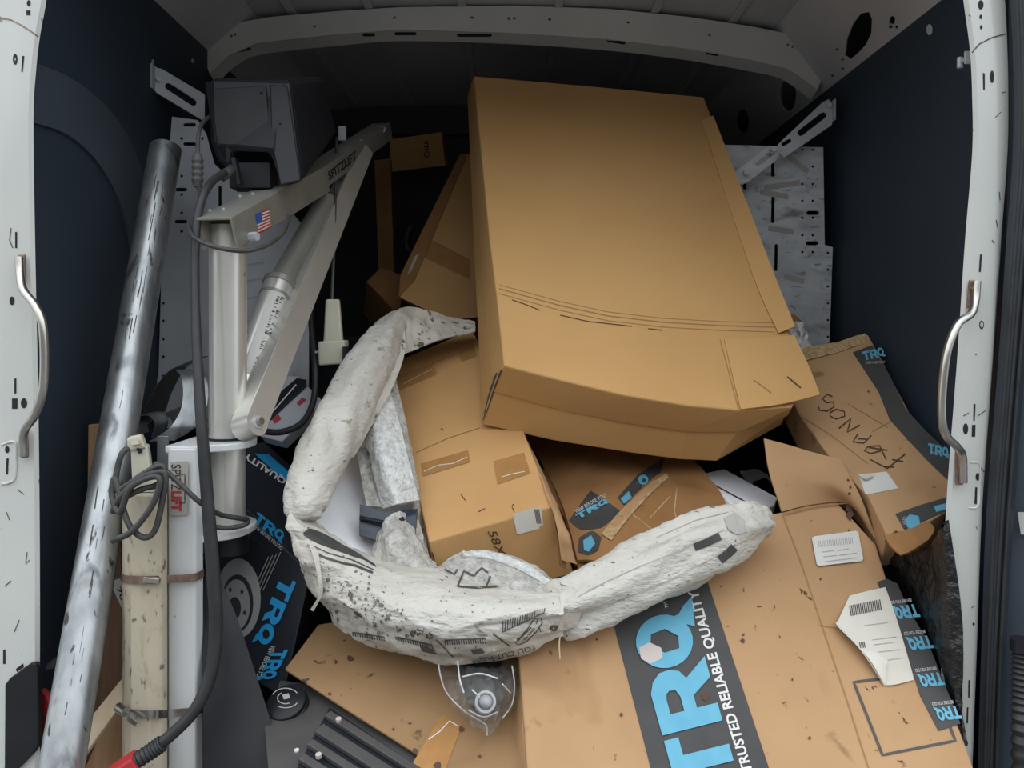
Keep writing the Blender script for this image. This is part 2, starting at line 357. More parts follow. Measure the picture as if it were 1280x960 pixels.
# ================================================================== the van: setting
def st(o, label=None, cat='van body'): return setp(o, label, cat, None, 'structure')
LX, RX, LT, RT, YB = -.85, .88, 1.80, 1.69, 1.80          # side panels, their top edges, bulkhead
box('ground', (-8, -9, -.62), (8, 6, -.56), M['asphalt'], label='grey asphalt ground outside the van', cat='ground', kind='structure')
bw_ = box('low_sky_blocker', (-22, -11.5, -.56), (22, -11.0, 4.6), M['brickw'], label='unseen building added behind the camera to block low sky light', cat='building', kind='structure')  # building added out of view, keeps horizon sky light from the van
for i in range(6): box('blocker_window', (-19 + i * 6.6, -11.02, 1.0), (-16.2 + i * 6.6, -10.97, 2.6), M['hole'], bw_)
box('blocker_parapet', (-22.2, -11.6, 4.6), (22.2, -10.85, 4.8), M['zinc2'], bw_)
st(box('floor', (-.95, -.06, .04), (.97, YB, .10), M['floor']), 'black rubber cargo floor of the van', 'floor')
wl_ = st(box('wall_left', (LX - .02, .02, .10), (LX, YB, LT), M['navy']), 'dark navy lining panel on the left side of the van', 'wall')
wr_ = st(box('wall_right', (RX, .02, .10), (RX + .02, YB, RT), M['navy']), 'dark navy lining panel on the right side of the van', 'wall')
st(box('wall_back', (-.95, YB, .04), (.97, YB + .03, 2.0), M['dark']), 'dark bulkhead at the far end of the cargo space', 'wall')
sk = st(box('trim_8', (-1.03, -.06, 2.05), (1.03, YB + .1, 2.07), M['white']), 'outer white roof skin of the van', 'van body')
for x in (-1.03, 1.01): box('outer_side_skin', (x, -.02, -.2), (x + .02, YB + .1, 2.05), M['white'], sk)
# raised curved band on the left lining, paler than the panel
arch_o = [(20, 68), (45, 80), (80, 95), (110, 115), (140, 145), (162, 180), (178, 225), (188, 280), (192, 340)]
arch_i = [(20, 148), (45, 155), (70, 163), (92, 176), (115, 198), (135, 228), (150, 262), (160, 300), (166, 345)]
pL = Plane(Vector((LX, 0, 1)), Vector((LX, 1, 1)), Vector((LX, 0, 1.5)))
sheet('arch_band', [[pL(x, y, .006) for x, y in arch_o], [pL(x, y, .006) for x, y in arch_i]], M['navy2'], wl_, th=.006, nv=2, nu=33)
pR = Plane(Vector((RX, 0, 1)), Vector((RX, 1, 1)), Vector((RX, 0, 1.5)))
for i, (x, y) in enumerate([(1163, 37)]): poly('screw_head', [circ(x, y, 4, 10, 7)], pR, M['zinc2'], wr_, off=.002)
poly('screw_head', [circ(240, 76, 2, 8, 3)], pL, M['zinc2'], wl_, off=.002)
poly('screw_head', [circ(190, 78, 2, 8, 4)], pL, M['zinc2'], wl_, off=.002)
# roof skin: shallow arch, seams run along the van
xs = [-.72, -.55, -.3, 0, .3, .55, .74]; zs = [1.912, 1.925, 1.932, 1.934, 1.926, 1.905, 1.875]
rows = [[Vector((x, y, z)) for x, z in zip(xs, zs)] for y in (-.1, .5, 1.1, YB)]
ce = st(sheet('ceiling', rows, M['roof'], th=-.004, nu=25, nv=5), 'bare painted sheet metal roof of the van', 'ceiling')
def roof_z(x):
    for (a, b), (c, d) in zip(zip(xs, zs), list(zip(xs, zs))[1:]):
        if a <= x <= c: return b + (d - b) * (x - a) / (c - a)
    return 1.9
for x in (-.62, -.40, -.14, .13, .40, .62):
    box('roof_rib', (x - .012, .0, roof_z(x) - .012), (x + .012, YB - .02, roof_z(x) - .001), M['roof'], ce, bev=.003)
# roof side rails (slanted sheet between lining and roof) with cut-outs
pRL = Plane(Vector((LX, 0, LT)), Vector((LX, 1, LT)), Vector((-.72, 0, 1.912)))
pRR = Plane(Vector((RX, 0, RT)), Vector((RX, 1, RT)), Vector((.74, 0, 1.875)))
def rail(name, pl, lo, hi, holes, lab):
    q = [pix(Vector((lo[0], y, lo[1])))[:2] for y in (.0, YB)] + [pix(Vector((hi[0], y, hi[1])))[:2] for y in (YB, .0)]
    return st(punched(name, q, holes, pl, .004, M['roof']), lab, 'roof rail')
rail('trim_1', pRL, (LX, LT), (-.72, 1.912), [], 'painted roof rail above the left lining panel')
ov = [[(1056, 70), (1058, 50), (1066, 30), (1076, 17), (1086, 15), (1090, 24), (1089, 42), (1082, 56), (1072, 67), (1062, 75)], oslot(1115, 26, 6, 3.5, 100), circ(1120, 34, 2.5), circ(1113, 34, 2.5), circ(985, 118, 10, 16, 22), circ(928, 152, 8, 14, 15), circ(1046, 62, 2), circ(1053, 75, 2), circ(1053, 86, 2), circ(1040, 95, 2)]
ov = [[p for p in h] for h in ov]
rail('trim_2', pRR, (RX, RT), (.74, 1.875), ov, 'painted roof rail with oval cut-outs above the right lining')
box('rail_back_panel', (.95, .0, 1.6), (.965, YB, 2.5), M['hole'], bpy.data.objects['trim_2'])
# cross bow under the roof
lowc = [(262, 92), (285, 70), (320, 54), (420, 43), (500, 37), (640, 41), (760, 49), (860, 61), (940, 75), (985, 86), (1022, 112)]
uppc = [(246, 48), (285, 30), (340, 21), (420, 14), (500, 9), (640, 7), (760, 11), (860, 21), (940, 33), (985, 42), (1040, 66)]
pB = Plane((300, 50, 2.2), (900, 50, 2.2), (600, 0, 2.2))
hl = [circ(x, y, 1.8, 8) for x, y in ((289, 45), (294, 43), (393, 33), (493, 22), (590, 22), (636, 23), (643, 23), (687, 24), (785, 28), (887, 44), (985, 56), (991, 58))]
bow = st(punched('trim_3', uppc + lowc[::-1], hl, pB, .006, M['bow']), 'pressed metal roof bow crossing under the roof', 'roof bow')
lo2 = [Vector(pB(x, y)) for x, y in lowc]
sheet('bow_flange', [lo2, [v + Vector((0, .05, -.012)) for v in lo2]], M['bow'], bow, th=.003, nv=3, nu=41)
sheet('bow_back_web', [[v + Vector((0, .05, -.012)) for v in lo2], [Vector(pB(x, y)) + Vector((0, .07, .02)) for x, y in uppc]], M['roof'], bow, th=.003, nv=3, nu=41)
fl = raysurf(bpy.data.objects['bow_flange'])
for x, y, L in ((461, 43.5, 8), (507, 42, 14), (593, 44, 22), (687, 45, 22), (770, 52, 12), (816, 55, 8), (890, 67, 8), (1000, 96, 14), (305, 62, 9)):
    poly('slot', [oslot(x, y, L, 2, math.degrees(math.atan2(fl and (y - 43) * .0, 1)) + (10 if x > 750 else -12 if x < 400 else 0))], fl, M['hole'], bow, off=.0008)
st(box('trim_4', (-.93, YB - .05, 1.80), (.95, YB, 1.845), M['dark']), 'dark header rail along the top of the bulkhead', 'trim')
st(box('trim_5', (-.9, -.06, 1.86), (.9, .03, 2.02), M['white']), 'white rear header above the van doorway', 'door frame')
# door pillars
DP = 1.33
def pillar(name, inner, bevl, outer, lab, side):
    ys = [r[0] for r in inner]; secs = []
    for (y, xi), (_, xb), (_, xo) in zip(inner, bevl, outer):
        a = P(xi, y, DP); b_ = P(xb, y, DP); c = P(xo, y, DP); c.y -= -.012
        secs.append([Vector((a.x + side * .03, a.y + .035, a.z)), Vector((a.x + side * .0012, a.y + .006, a.z)), Vector((a.x + side * .006, a.y, a.z)), b_ - Vector((side * .004, 0, 0)), b_ + Vector((side * .003, .002, 0)), c, Vector((c.x + side * .002, c.y + .09, c.z))])
    n = len(secs[0]); sm = []
    for j in range(n): sm.append(curve([s[j] for s in secs], 6 * (len(secs) - 1) + 1))
    R_ = len(sm[0]); V = [sm[j][i] for i in range(R_) for j in range(n)]; T = []
    for i in range(R_ - 1):
        for j in range(n): T.append([i * n + j, i * n + (j + 1) % n, (i + 1) * n + (j + 1) % n, (i + 1) * n + j])
    T += [list(range(n)), [(R_ - 1) * n + j for j in range(n)]]
    return st(mk(name, V, T, M['white'], smooth=True), lab, 'door frame')
pl_ = pillar('trim_6', [(-80, 66), (0, 56), (45, 48), (90, 43), (150, 40), (300, 42), (500, 46), (700, 48), (960, 48), (1080, 48)],
       [(-80, 30), (0, 26), (45, 20), (90, 14), (150, 6), (300, 3), (500, 3), (700, 3), (960, 4), (1080, 4)],
       [(-80, -40), (0, -45), (45, -50), (90, -55), (150, -60), (300, -60), (500, -60), (700, -60), (960, -60), (1080, -60)], 'scuffed white door pillar on the left of the opening', -1)
pr_ = pillar('trim_7', [(-80, 1196), (0, 1206), (60, 1214), (120, 1217), (190, 1217), (300, 1208), (450, 1198), (640, 1184), (800, 1179), (960, 1176), (1080, 1174)],
       [(-80, 1230), (0, 1239), (60, 1245), (120, 1248), (190, 1248), (300, 1246), (450, 1239), (640, 1226), (800, 1220), (960, 1214), (1080, 1210)],
       [(-80, 1255), (0, 1262), (60, 1265), (120, 1266), (190, 1265), (300, 1257), (450, 1247), (640, 1233), (800, 1227), (960, 1221), (1080, 1217)], 'scuffed white door pillar on the right of the opening', 1)
sL, sR = raysurf(pl_), raysurf(pr_)
for q in (circ(36, 4, 2.5, 10, 4), [(33, 13), (38, 13), (38, 19), (33, 19)], circ(19, 74, 3, 10, 7), [(28, 70), (30.5, 70), (28.5, 90), (26.5, 90)], [(19, 290), (21.5, 290), (21.5, 310), (19, 310)],
          circ(15, 376, 3.2, 12, 5.5), [(18, 473), (20.5, 473), (20.5, 492), (18, 492)], [(15, 498), (22, 498), (22, 511), (15, 511)], circ(30, 504, 4, 12, 6.5),
          circ(9, 562, 2.8, 10, 4.5), [(8, 573), (11, 573), (10, 593), (7.5, 593)], [(4, 812), (7, 812), (7, 830), (4, 830)], [(20, 836), (29, 829), (30, 834), (21, 840)]):
    poly('slot', [q], sL, M['hole'], pl_, off=.0006)
for q in (circ(1226, 6, 3.5, 12, 6), circ(1226, 21, 1.8, 8, 3), circ(1226.5, 34, 1.6, 8, 3), [(1228.5, 91), (1231, 92), (1231, 112), (1229, 112)], circ(1240, 96, 2.5, 12, 8),
          [(1225, 318), (1227.5, 318), (1226, 340), (1223.5, 340)], circ(1227, 406, 3, 12, 5.5), [(1217, 505), (1219.5, 505), (1218.5, 526), (1216.5, 526)], [(1215, 531), (1219.5, 531), (1219, 546), (1214.5, 546)], circ(1207, 536, 3.3, 12, 7),
          circ(1222, 596, 2.6, 10, 5), [(1219, 609), (1221.5, 609), (1221, 630), (1218, 630)], [(1210.5, 850), (1212.5, 850), (1212, 872), (1210, 872)], [(1208.5, 884), (1210.5, 884), (1210, 904), (1208, 904)], circ(1220, 443, 1, 6), circ(1217, 780, 1.5, 8, 2)):
    poly('slot', [q], sR, M['hole'], pr_, off=.0006)
for q in (circ(1227, 406, 2, 10, 3.5),): poly('screw_head', [q], sR, M['zinc2'], pr_, off=.0012)
strokes('panel_seam', [[(0, 22), (14, 25), (26, 31), (40, 40), (48, 46)]], 1.6, sL, M['rust'], pl_)
strokes('panel_seam', [[(1215, 66), (1224, 55), (1240, 47), (1262, 41)]], 1.5, sR, M['inks'], pr_)
strokes('scratch_mark', [[(8, 640), (12, 650)], [(34, 690), (32, 705), (37, 700)], [(14, 285), (12, 300), (16, 310)], [(22, 612), (30, 618)], [(24, 775), (18, 790)], [(6, 733), (14, 726)], [(30, 850), (33, 846)]], 1.1, sL, M['inks'], pl_)
strokes('scratch_mark', [[(1251, 140), (1244, 147)], [(1252, 116), (1257, 115)], [(1249, 240), (1250, 250)], [(1245, 275), (1247, 284)], [(1222, 520), (1232, 513)], [(1204, 520), (1211, 516)], [(1230, 590), (1225, 583)], [(1214, 760), (1218, 757)], [(1240, 300), (1243, 304)]], 1.1, sR, M['inks'], pr_)
# recessed pocket of the right pillar drawn as a pressed ridge, and its twin on the left
tube('pressed_ridge', [sR(1212, 578, .0), sR(1222, 578, .0), sR(1225, 582, 0), sR(1224, 630, .0), sR(1220, 635, 0), sR(1211, 635, .0)], .0016, M['white'], pr_, n=8, straight=True)
tube('pressed_ridge', [v for v in (sL(2, 556, .001), sL(16, 552, .001), sL(20, 560, .001), sL(19, 595, .001), sL(12, 603, .001), sL(3, 605, .001))], .0022, M['white'], pl_, n=8)
# black pad at the foot of the left pillar
pd = Plane((10, 850, 1.322), (40, 850, 1.322), (10, 950, 1.322))
slab('corner_pad', [(6, 856), (12, 848), (38, 829), (45, 830), (47, 838), (48, 932), (42, 942), (18, 966), (5, 990)], pd, .012, M['blk2'], pl_, bev=.002)
# rubber seal and the open door beyond the right pillar
def seal(a, b, name, m, r=.004):
    rows = [[P(x0 + (x1 - x0) * u, y, DP - .004 - .016 * math.sin(math.pi * u)) for u in (0, .2, .4, .5, .6, .8, 1)] for (y, x0), (_, x1) in zip(a, b)]
    return sheet(name, rows, m, th=.012, nu=19, nv=41)
se = seal([(-80, 1257), (60, 1266), (190, 1266), (300, 1258), (450, 1248), (640, 1233), (800, 1227), (1060, 1219)], [(-80, 1300), (60, 1305), (190, 1304), (300, 1296), (450, 1282), (640, 1268), (800, 1258), (1060, 1248)], 'door_seal', M['seal'])
setp(se, 'blue-black rubber door seal down the right pillar edge', 'door seal')
for k, u in enumerate((.3, .55, .78)):
    tube('seal_lip', [P(x0 + (x1 - x0) * u, y, DP - .020) for y, x0, x1 in ((-80, 1257, 1300), (60, 1266, 1305), (190, 1266, 1304), (300, 1258, 1296), (450, 1248, 1282), (640, 1233, 1268), (800, 1227, 1258), (1060, 1219, 1248))], .0028, M['rubber'], se, n=8)
dr = st(prism('door_1', [P(1262, -90, 1.36), P(1250, 1060, 1.36), P(1420, 1060, 1.25), P(1420, -90, 1.25)], Vector((.01, .04, 0)), M['navy2']), 'inner face of the open right rear door', 'door')
poly('hinge_plate', [[(1272, 640), (1290, 640), (1290, 668), (1276, 668)]], Plane((1272, 640, 1.335), (1290, 640, 1.325), (1276, 668, 1.335)), M['white'], dr)
hs = thing('corrugated_hose', 'black corrugated hose hanging by the right door seal', 'hose', P(1272, 1050, 1.31))
hp = curve([P(1276, 812, 1.285), P(1275, 850, 1.28), P(1275, 900, 1.275), P(1277, 1000, 1.27)], 70)
tube('hose_body', hp, [.0125 + .0022 * math.sin(i * 1.57) for i in range(70)], M['rubber'], hs, n=14, straight=True)
tube('hose_collar', [hp[0] + Vector((0, 0, .018)), hp[0], hp[2]], .0155, M['blk'], hs, n=14, straight=True)
# small latch striker on the right lining edge
lt = thing('latch_striker', 'small metal latch striker beside the right pillar', 'latch', P(1205, 80, 1.42))
bar('plate', P(1209, 64, 1.40), P(1209, 80, 1.40), .010, .004, M['zinc2'], lt, up=Vector((0, 1, 0)))
bar('arm', P(1210, 72, 1.40), P(1200, 78, 1.42), .006, .006, M['zinc2'], lt)
cyl('pin', P(1200, 72, 1.42), P(1200, 85, 1.42), .005, M['zinc2'], lt)
# grab handles
def handle(pts, plates, bolts, lab, base):
    h = thing('grab_handle', lab, 'handle', P(*base), 'grab handles on the door pillars')
    tube('bar', pts, .0066, M['steel'], h, n=14)
    for a, b_ in plates: bar('mounting_plate', a, b_, .013, .005, M['rust'], h, up=Vector((0, 1, 0)), bev=.002)
    for b_ in bolts:
        p = P(*b_); cyl('bolt', p, p + Vector((0, -.006, 0)), .0038, M['steel'], h, n=10)
handle([(24, 322, 1.315), (25, 340, 1.31), (29, 362, 1.295), (44, 382, 1.278), (53, 405, 1.27), (55.5, 450, 1.268), (53, 490, 1.27), (44, 518, 1.282), (32, 536, 1.30), (29, 550, 1.312), (29, 570, 1.315)],
       [((27, 318, 1.322), (28, 352, 1.322)), ((30, 536, 1.322), (31, 572, 1.322))], [(28, 327, 1.319), (29, 348, 1.319), (31, 546, 1.319), (31, 564, 1.319)],
       'worn steel grab handle bolted to the left door pillar', (28, 572, 1.32))
handle([(1221, 352, 1.315), (1219, 375, 1.31), (1214, 392, 1.295), (1197, 406, 1.28), (1184, 440, 1.27), (1178, 490, 1.268), (1178, 528, 1.27), (1184, 546, 1.28), (1196, 558, 1.295), (1203, 570, 1.31), (1204, 603, 1.315)],
       [((1216, 350, 1.322), (1213, 386, 1.322)), ((1199, 560, 1.322), (1199, 606, 1.322))], [(1215, 360, 1.319), (1212, 380, 1.319), (1199, 581, 1.319)],
       'worn steel grab handle bolted to the right door pillar', (1200, 606, 1.32))

# ================================================================== shelf ends and brackets
pS = Plane((215, 150, 1.89), (300, 150, 1.90), (215, 400, 1.89))
hs_ = []
for y in (156, 180, 237, 277): hs_.append(oslot(237 if y < 200 else 226, y, 8, 2.2, 0))
for y in (173, 220, 243, 266, 289, 379, 401, 424, 446, 470): hs_.append(circ(227 if y < 300 else 204, y, 1.9, 8))
hs_ += [circ(253, 173, 1.9, 8), oslot(275, 246, 14, 2, 90)]
o = punched('shelf_end_panel', [(215, 146), (247, 150), (258, 168), (268, 205), (290, 225), (330, 225), (386, 290), (386, 535), (170, 535), (198, 470), (203, 300), (208, 230)], hs_, pS, .003, M['zinc2'],
            label='grey punched steel shelf end behind the crane post', cat='shelf panel')
bar('lower_shelf_lip', pS(250, 520, .004), pS(386, 520, .004), .02, .006, M['zinc2'], o, up=Vector((0, 1, 0)))
for y in (330, 350, 372, 400, 425): strokes('scuff_mark', [[(262, y), (300, y + 3), (330, y - 2)]], 2.2, lambda x, y, f=0: pS(x, y, f), M['lines'], o)
pS2 = Plane((905, 185, 2.16), (1035, 185, 2.13), (905, 420, 2.16))
h2 = [oslot(966, 262, 17, 2, 91), oslot(970, 322, 17, 2, 91), oslot(966, 212, 9, 2, 90), oslot(931, 232, 5, 2.2, 90), oslot(1016, 266, 8, 2.6, 0), oslot(1015, 304, 8, 2.6, 0)]
for y in (187, 208, 230, 251, 272, 294, 315): h2 += [circ(1003, y, 1.7, 8), circ(1016, y, 1.7, 8)]
for y in (316, 337, 358, 379, 400, 421): h2.append(circ(1035, y, 1.7, 8))
o2 = punched('shelf_end_panel', [(900, 181), (1029, 184), (1031, 306), (1041, 309), (1037, 428), (1000, 470), (900, 470)], h2, pS2, .003, M['zinc'],
             label='scuffed punched steel shelf end beside the big carton', cat='shelf panel')
for l in [[(985, 195), (1010, 215)], [(955, 235), (1000, 228)], [(960, 285), (992, 290)], [(950, 240), (985, 246)], [(980, 345), (1005, 352)]]: strokes('scuff_mark', [l], 7, lambda x, y, f=0: pS2(x, y, f), M['lines'], o2)
def bracket(q, slots, pl, lab, bolts):
    t = thing('shelf_bracket', lab, 'bracket', pl(*q[0]), 'slotted shelf brackets')
    punched('slotted_bar', q, slots, pl, .004, M['zinc2'], t)
    for a in bolts: cyl('bolt', pl(a[0], a[1], .0), pl(a[0], a[1], .012), .006, M['zinc'], t, n=8)
    return t
pk = Plane(Vector((LX + .004, P(190, 80, 1.87).y, 1.65)), P(252, 140, 1.93), Vector((LX + .004, P(190, 80, 1.87).y, 1.50)))
bl_ = bracket([(192, 84), (202, 86), (256, 118), (256, 152), (196, 116), (191, 110)], [oslot(226, 118, 23, 4.2, 33)], pk, 'slotted zinc bracket between left lining and shelf end', [(197, 100)])
bar('wall_tab', pk(192, 82, .002), pk(192, 112, .002), .004, .03, M['zinc2'], bl_, up=Vector((0, 1, 0)))
pk2 = Plane((1040, 130, 2.08), (930, 215, 2.10), (1030, 160, 2.08))
t = bracket([(1036, 124), (1042, 132), (1040, 156), (980, 197), (968, 186), (975, 178), (1028, 128)], [oslot(1015, 155, 22, 4, -38), oslot(983, 178, 7, 2.5, -30)], pk2, 'slotted zinc bracket between right lining and shelf end', [(1036, 133)])
bar('wall_tab', pk2(1041, 126, .002), pk2(1041, 152, .002), .004, .03, M['zinc2'], t, up=Vector((0, 1, 0)))
pk3 = Plane((930, 215, 2.085), (970, 190, 2.07), (940, 225, 2.085))
punched('swing_link', oslot(945, 207, 33, 10, -37, 7), [oslot(956, 198, 14, 3, -37)], pk3, .005, M['zinc'], t)
for x, y in ((932, 216), (966, 187)): cyl('bolt', pk3(x, y), pk3(x, y, .014), .007, M['zinc'], t, n=8)

# ================================================================== crane
cr_ = thing('crane', 'silver swing crane with black motor housing on a white mast', 'crane', P(232, 1080, 1.38))
ms = prism('mast', [P(210, 560, 1.36), P(244, 560, 1.355), P(254, 560, 1.375), P(252, 560, 1.44), P(214, 560, 1.44)], Vector((0, 0, .10 - P(210, 560, 1.36).z)), M['gwhite'], cr_, bev=.004)
def plate(y, name):
    c = P(287, y, 1.46); R_ = .046; th = .013; A_ = P(206, y, 1.37); B_ = P(214, y - 6, 1.50)
    z = c.z; pts = [Vector((A_.x, A_.y, z)), Vector((A_.x + .05, A_.y - .006, z))]
    for i in range(13):
        a = -math.pi / 2 + math.pi * i / 12; pts.append(Vector((c.x + R_ * math.cos(a), c.y + (R_ + .03) * math.sin(a) * (1 if i < 6 else .9), z)))
    pts += [Vector((A_.x, c.y + .05, z))]
    return prism(name, pts, Vector((0, 0, -th)), M['gwhite'], cr_, .0025)
plate(549, 'clamp_plate'); plate(655, 'clamp_plate')
PX, PD = 285, 1.46
cyl('post', P(PX, 283, PD), P(PX, 549, PD), .0335, M['silver'], cr_, n=32)
cyl('post_collar', P(PX, 546, PD), P(PX, 552, PD), .0365, M['blk'], cr_, n=32)
cyl('post_sleeve', P(PX - 1, 560, PD), P(PX - 1, 655, PD), .0325, M['silver'], cr_, n=32)
cyl('post_foot', P(PX + 2, 664, PD), P(PX + 2, 690, PD), .034, M['blk'], cr_, n=32)
# boom: inverted channel rising into the van
bA, bB, bC = P(271, 292, 1.40), P(392, 224, 1.80), P(478, 164, 2.25)
upv = Vector((-.05, -.3, 1))
bm_ = channel('boom', bA, bB, .070, .058, .005, M['silver_d'], cr_, up=upv)
channel('boom_extension', bB - (bB - bA) * .1, bC, .055, .046, .004, M['silver_d'], cr_, up=upv)
pBm = Plane(bA + (bB - bA).normalized().cross(upv).normalized() * .0352, bB + (bB - bA).normalized().cross(upv).normalized() * .0352, bA + (bB - bA).normalized().cross(upv).normalized() * .0352 + Vector((0, 0, .05)))
for x, y in ((268, 268), (300, 258)):
    pass
tb = raysurf(bm_)
for x, y in ((262, 264), (279, 262), (300, 246), (316, 243)):
    p = tb(x, y)
    if p: cyl('rivet', p, p + Vector((0, -.001, .003)), .0032, M['zinc2'], cr_, n=10)
# bolt through the boom foot
p = tb(312, 296) or pBm(312, 296); cyl('pivot_bolt', p, p + Vector((.016, -.006, 0)), .0085, M['zinc'], cr_, n=6)
# flag sticker
fl_o = [(319, 267), (336, 261), (339, 284), (323, 292)]
def fq(u, v):
    a = [fl_o[0][i] + (fl_o[1][i] - fl_o[0][i]) * u for i in (0, 1)]; b_ = [fl_o[3][i] + (fl_o[2][i] - fl_o[3][i]) * u for i in (0, 1)]
    return (a[0] + (b_[0] - a[0]) * v, a[1] + (b_[1] - a[1]) * v)
def rect(u0, v0, u1, v1): return [fq(u0, v0), fq(u1, v0), fq(u1, v1), fq(u0, v1)]
fs = lambda x, y, f=0: (tb(x, y, f) or pBm(x, y, f))
fl_ = poly('flag_sticker', [rect(0, 0, 1, 1)], fs, M['wink'], cr_, off=.0008)
for k in range(7): poly('red_stripe', [rect(0 if k > 3 else .42, 2 * k / 13, 1, (2 * k + 1) / 13)], fs, M['redi'], fl_, off=.0014)
poly('blue_canton', [rect(0, 0, .42, 7 / 13)], fs, M['flagb'], fl_, off=.0016)
# raised brand lettering on the boom extension side
be = bpy.data.objects['boom_extension']; tbe = raysurf(be, bm_)
sv = (bC - bB).normalized().cross(upv).normalized() * .0278
pX = Plane(bB + sv, bC + sv, bB + sv + Vector((0, 0, .05)))
text('raised_lettering', 'SPITZLIFT', (411, 226), (446, 199), (409, 215), lambda x, y, f=0: pX(x, y, f), M['blk2'], cr_, bold=.03)
# lifting strut between post foot and boom
sA, sB = P(311, 531, 1.43), P(452, 186, 2.06)
tdir = (sB - sA).normalized(); side = Vector((.75, -.6, 0)); side = (side - tdir * side.dot(tdir)).normalized()
upS = side
sc_ = channel('strut', sA, sB, .050, .040, .004, M['silver'], cr_, up=upS)
cyl('strut_end', sA - side * .019, sA + side * .0215, .025, M['silver'], cr_, n=20)
cyl('strut_bolt', sA + side * .021, sA + side * .032, .0075, M['steel'], cr_, n=6)
cyl('bolt_washer', sA + side * .020, sA + side * .0235, .012, M['zinc2'], cr_, n=16)
# actuator
aA, aB, aC = P(296, 505, 1.50), P(350, 352, 1.66), P(408, 250, 1.86)
cyl('actuator_body', aA, aB, .031, M['silver'], cr_, n=24)
d_ = (aB - aA).normalized()
cyl('actuator_collar', aB - d_ * .045, aB - d_ * .038, .0325, M['silver_d'], cr_, n=24)
cyl('actuator_cap', aB - d_ * .012, aB, .0335, M['silver_d'], cr_, n=24)
cyl('actuator_tube', aB, aC, .024, M['silver_d'], cr_, n=20)
ab = raysurf(bpy.data.objects['actuator_body'])
lab = []
for i in range(9):
    a = i / 8; lab.append((333 + (296 - 333) * a, 362 + (470 - 362) * a))
rowsL = [[q for q in (ab(x, y, .0008), ab(x + 8, y + 3, .0008), ab(x + 16, y + 6, .0008), ab(x + 24, y + 10, .0008)) if q] for x, y in [(338 - 34 * i / 8, 361 + 104 * i / 8) for i in range(9)]]
rowsL = [r for r in rowsL if len(r) == 4]
if len(rowsL) > 2: lb_ = sheet('warning_label', rowsL, M['paper'], cr_, th=.0004)
rl = random.Random(11); LN = []
for i in range(70):
    u = rl.random(); c0 = (349 - 36 * u + rl.choice((-2, 3)), 368 + 106 * u); LN.append([c0, (c0[0] + rl.uniform(2, 5), c0[1] + rl.uniform(-1, 2.5))])
o = strokes('label_print', LN, .9, ab, M['ink'], cr_, off=.0016, step=4)
if o: o['kind'] = 'stuff'
strokes('label_panel', [[(339, 425), (324, 465)]], 6, ab, M['lines'], cr_, off=.0015)
# motor housing
HF = [P(259, 108, 1.60), P(262, 98, 1.62), P(362, 98, 1.60), P(378, 230, 1.56), P(350, 236, 1.55), P(336, 192, 1.55), P(289, 190, 1.56), P(288, 212, 1.56), P(272, 206, 1.57), P(262, 180, 1.58)]
HB = [P(292, 112, 1.86), P(296, 98, 1.86), P(404, 96, 1.84), P(423, 166, 1.82), P(412, 172, 1.82), P(392, 160, 1.82), P(326, 160, 1.84), P(322, 176, 1.84), P(306, 172, 1.85), P(298, 150, 1.86)]
hexa('motor_housing', HF, HB, M['blk'], cr_, bev=.016)
pH = Plane(HF[1], HF[2], HF[9])
slab('front_cover', [(264, 112), (333, 108), (341, 186), (272, 184)], pH, .006, M['blk2'], cr_, off=.005, bev=.004)
slab('corner_cap', [(339, 108), (361, 110), (377, 228), (352, 234), (341, 180)], pH, .006, M['blk'], cr_, off=.008, bev=.004)
bar('recess_panel', P(292, 222, 1.60), P(342, 222, 1.60), .05, .05, M['hole'], cr_)
bar('latch_plate', P(293, 198, 1.545), P(300, 232, 1.545), .008, .02, M['blk'], cr_, up=Vector((0, 1, 0)))
for x, y in ((328, 118), (352, 157)): cyl('screw', pH(x, y, .007), pH(x, y, .010), .0025, M['hole'], cr_, n=8)
tube('cable_gland', [P(276, 221, 1.52), P(286, 215, 1.53), P(291, 211, 1.56)], .0105, M['cable'], cr_, n=12)
bar('cable_clip', P(428, 158, 2.0), P(428, 176, 2.0), .018, .012, M['zinc2'], cr_, up=Vector((0, 1, 0)))
for x, y in ((481, 160), (478, 178)): tube('wire_end', [P(x - 10, y - 2, 2.2), P(x, y, 2.18), P(x - 2, y + 6, 2.18)], .0022, M['zinc2'], cr_, n=6)
# brand plate on the mast
pM = Plane((210, 600, 1.36), (244, 600, 1.355), (210, 700, 1.36))
bp_ = poly('brand_plate', [[(214, 577), (237, 576), (236, 643), (214, 644)]], pM, M['lines'], cr_, off=.0045)
text('brand_lettering', 'SPITZ', (216, 580), (216, 612), (228, 580), pM, M['ink'], bp_, off=.0055, bold=.0)
text('brand_lettering_red', 'LIFT', (216, 613), (216, 638), (229, 613), pM, M['redi'], bp_, off=.0055, bold=.05)
strokes('brand_frame', [[(225, 592), (233, 592), (233, 628), (226, 628)]], 1.2, pM, M['ink'], bp_, off=.0055)

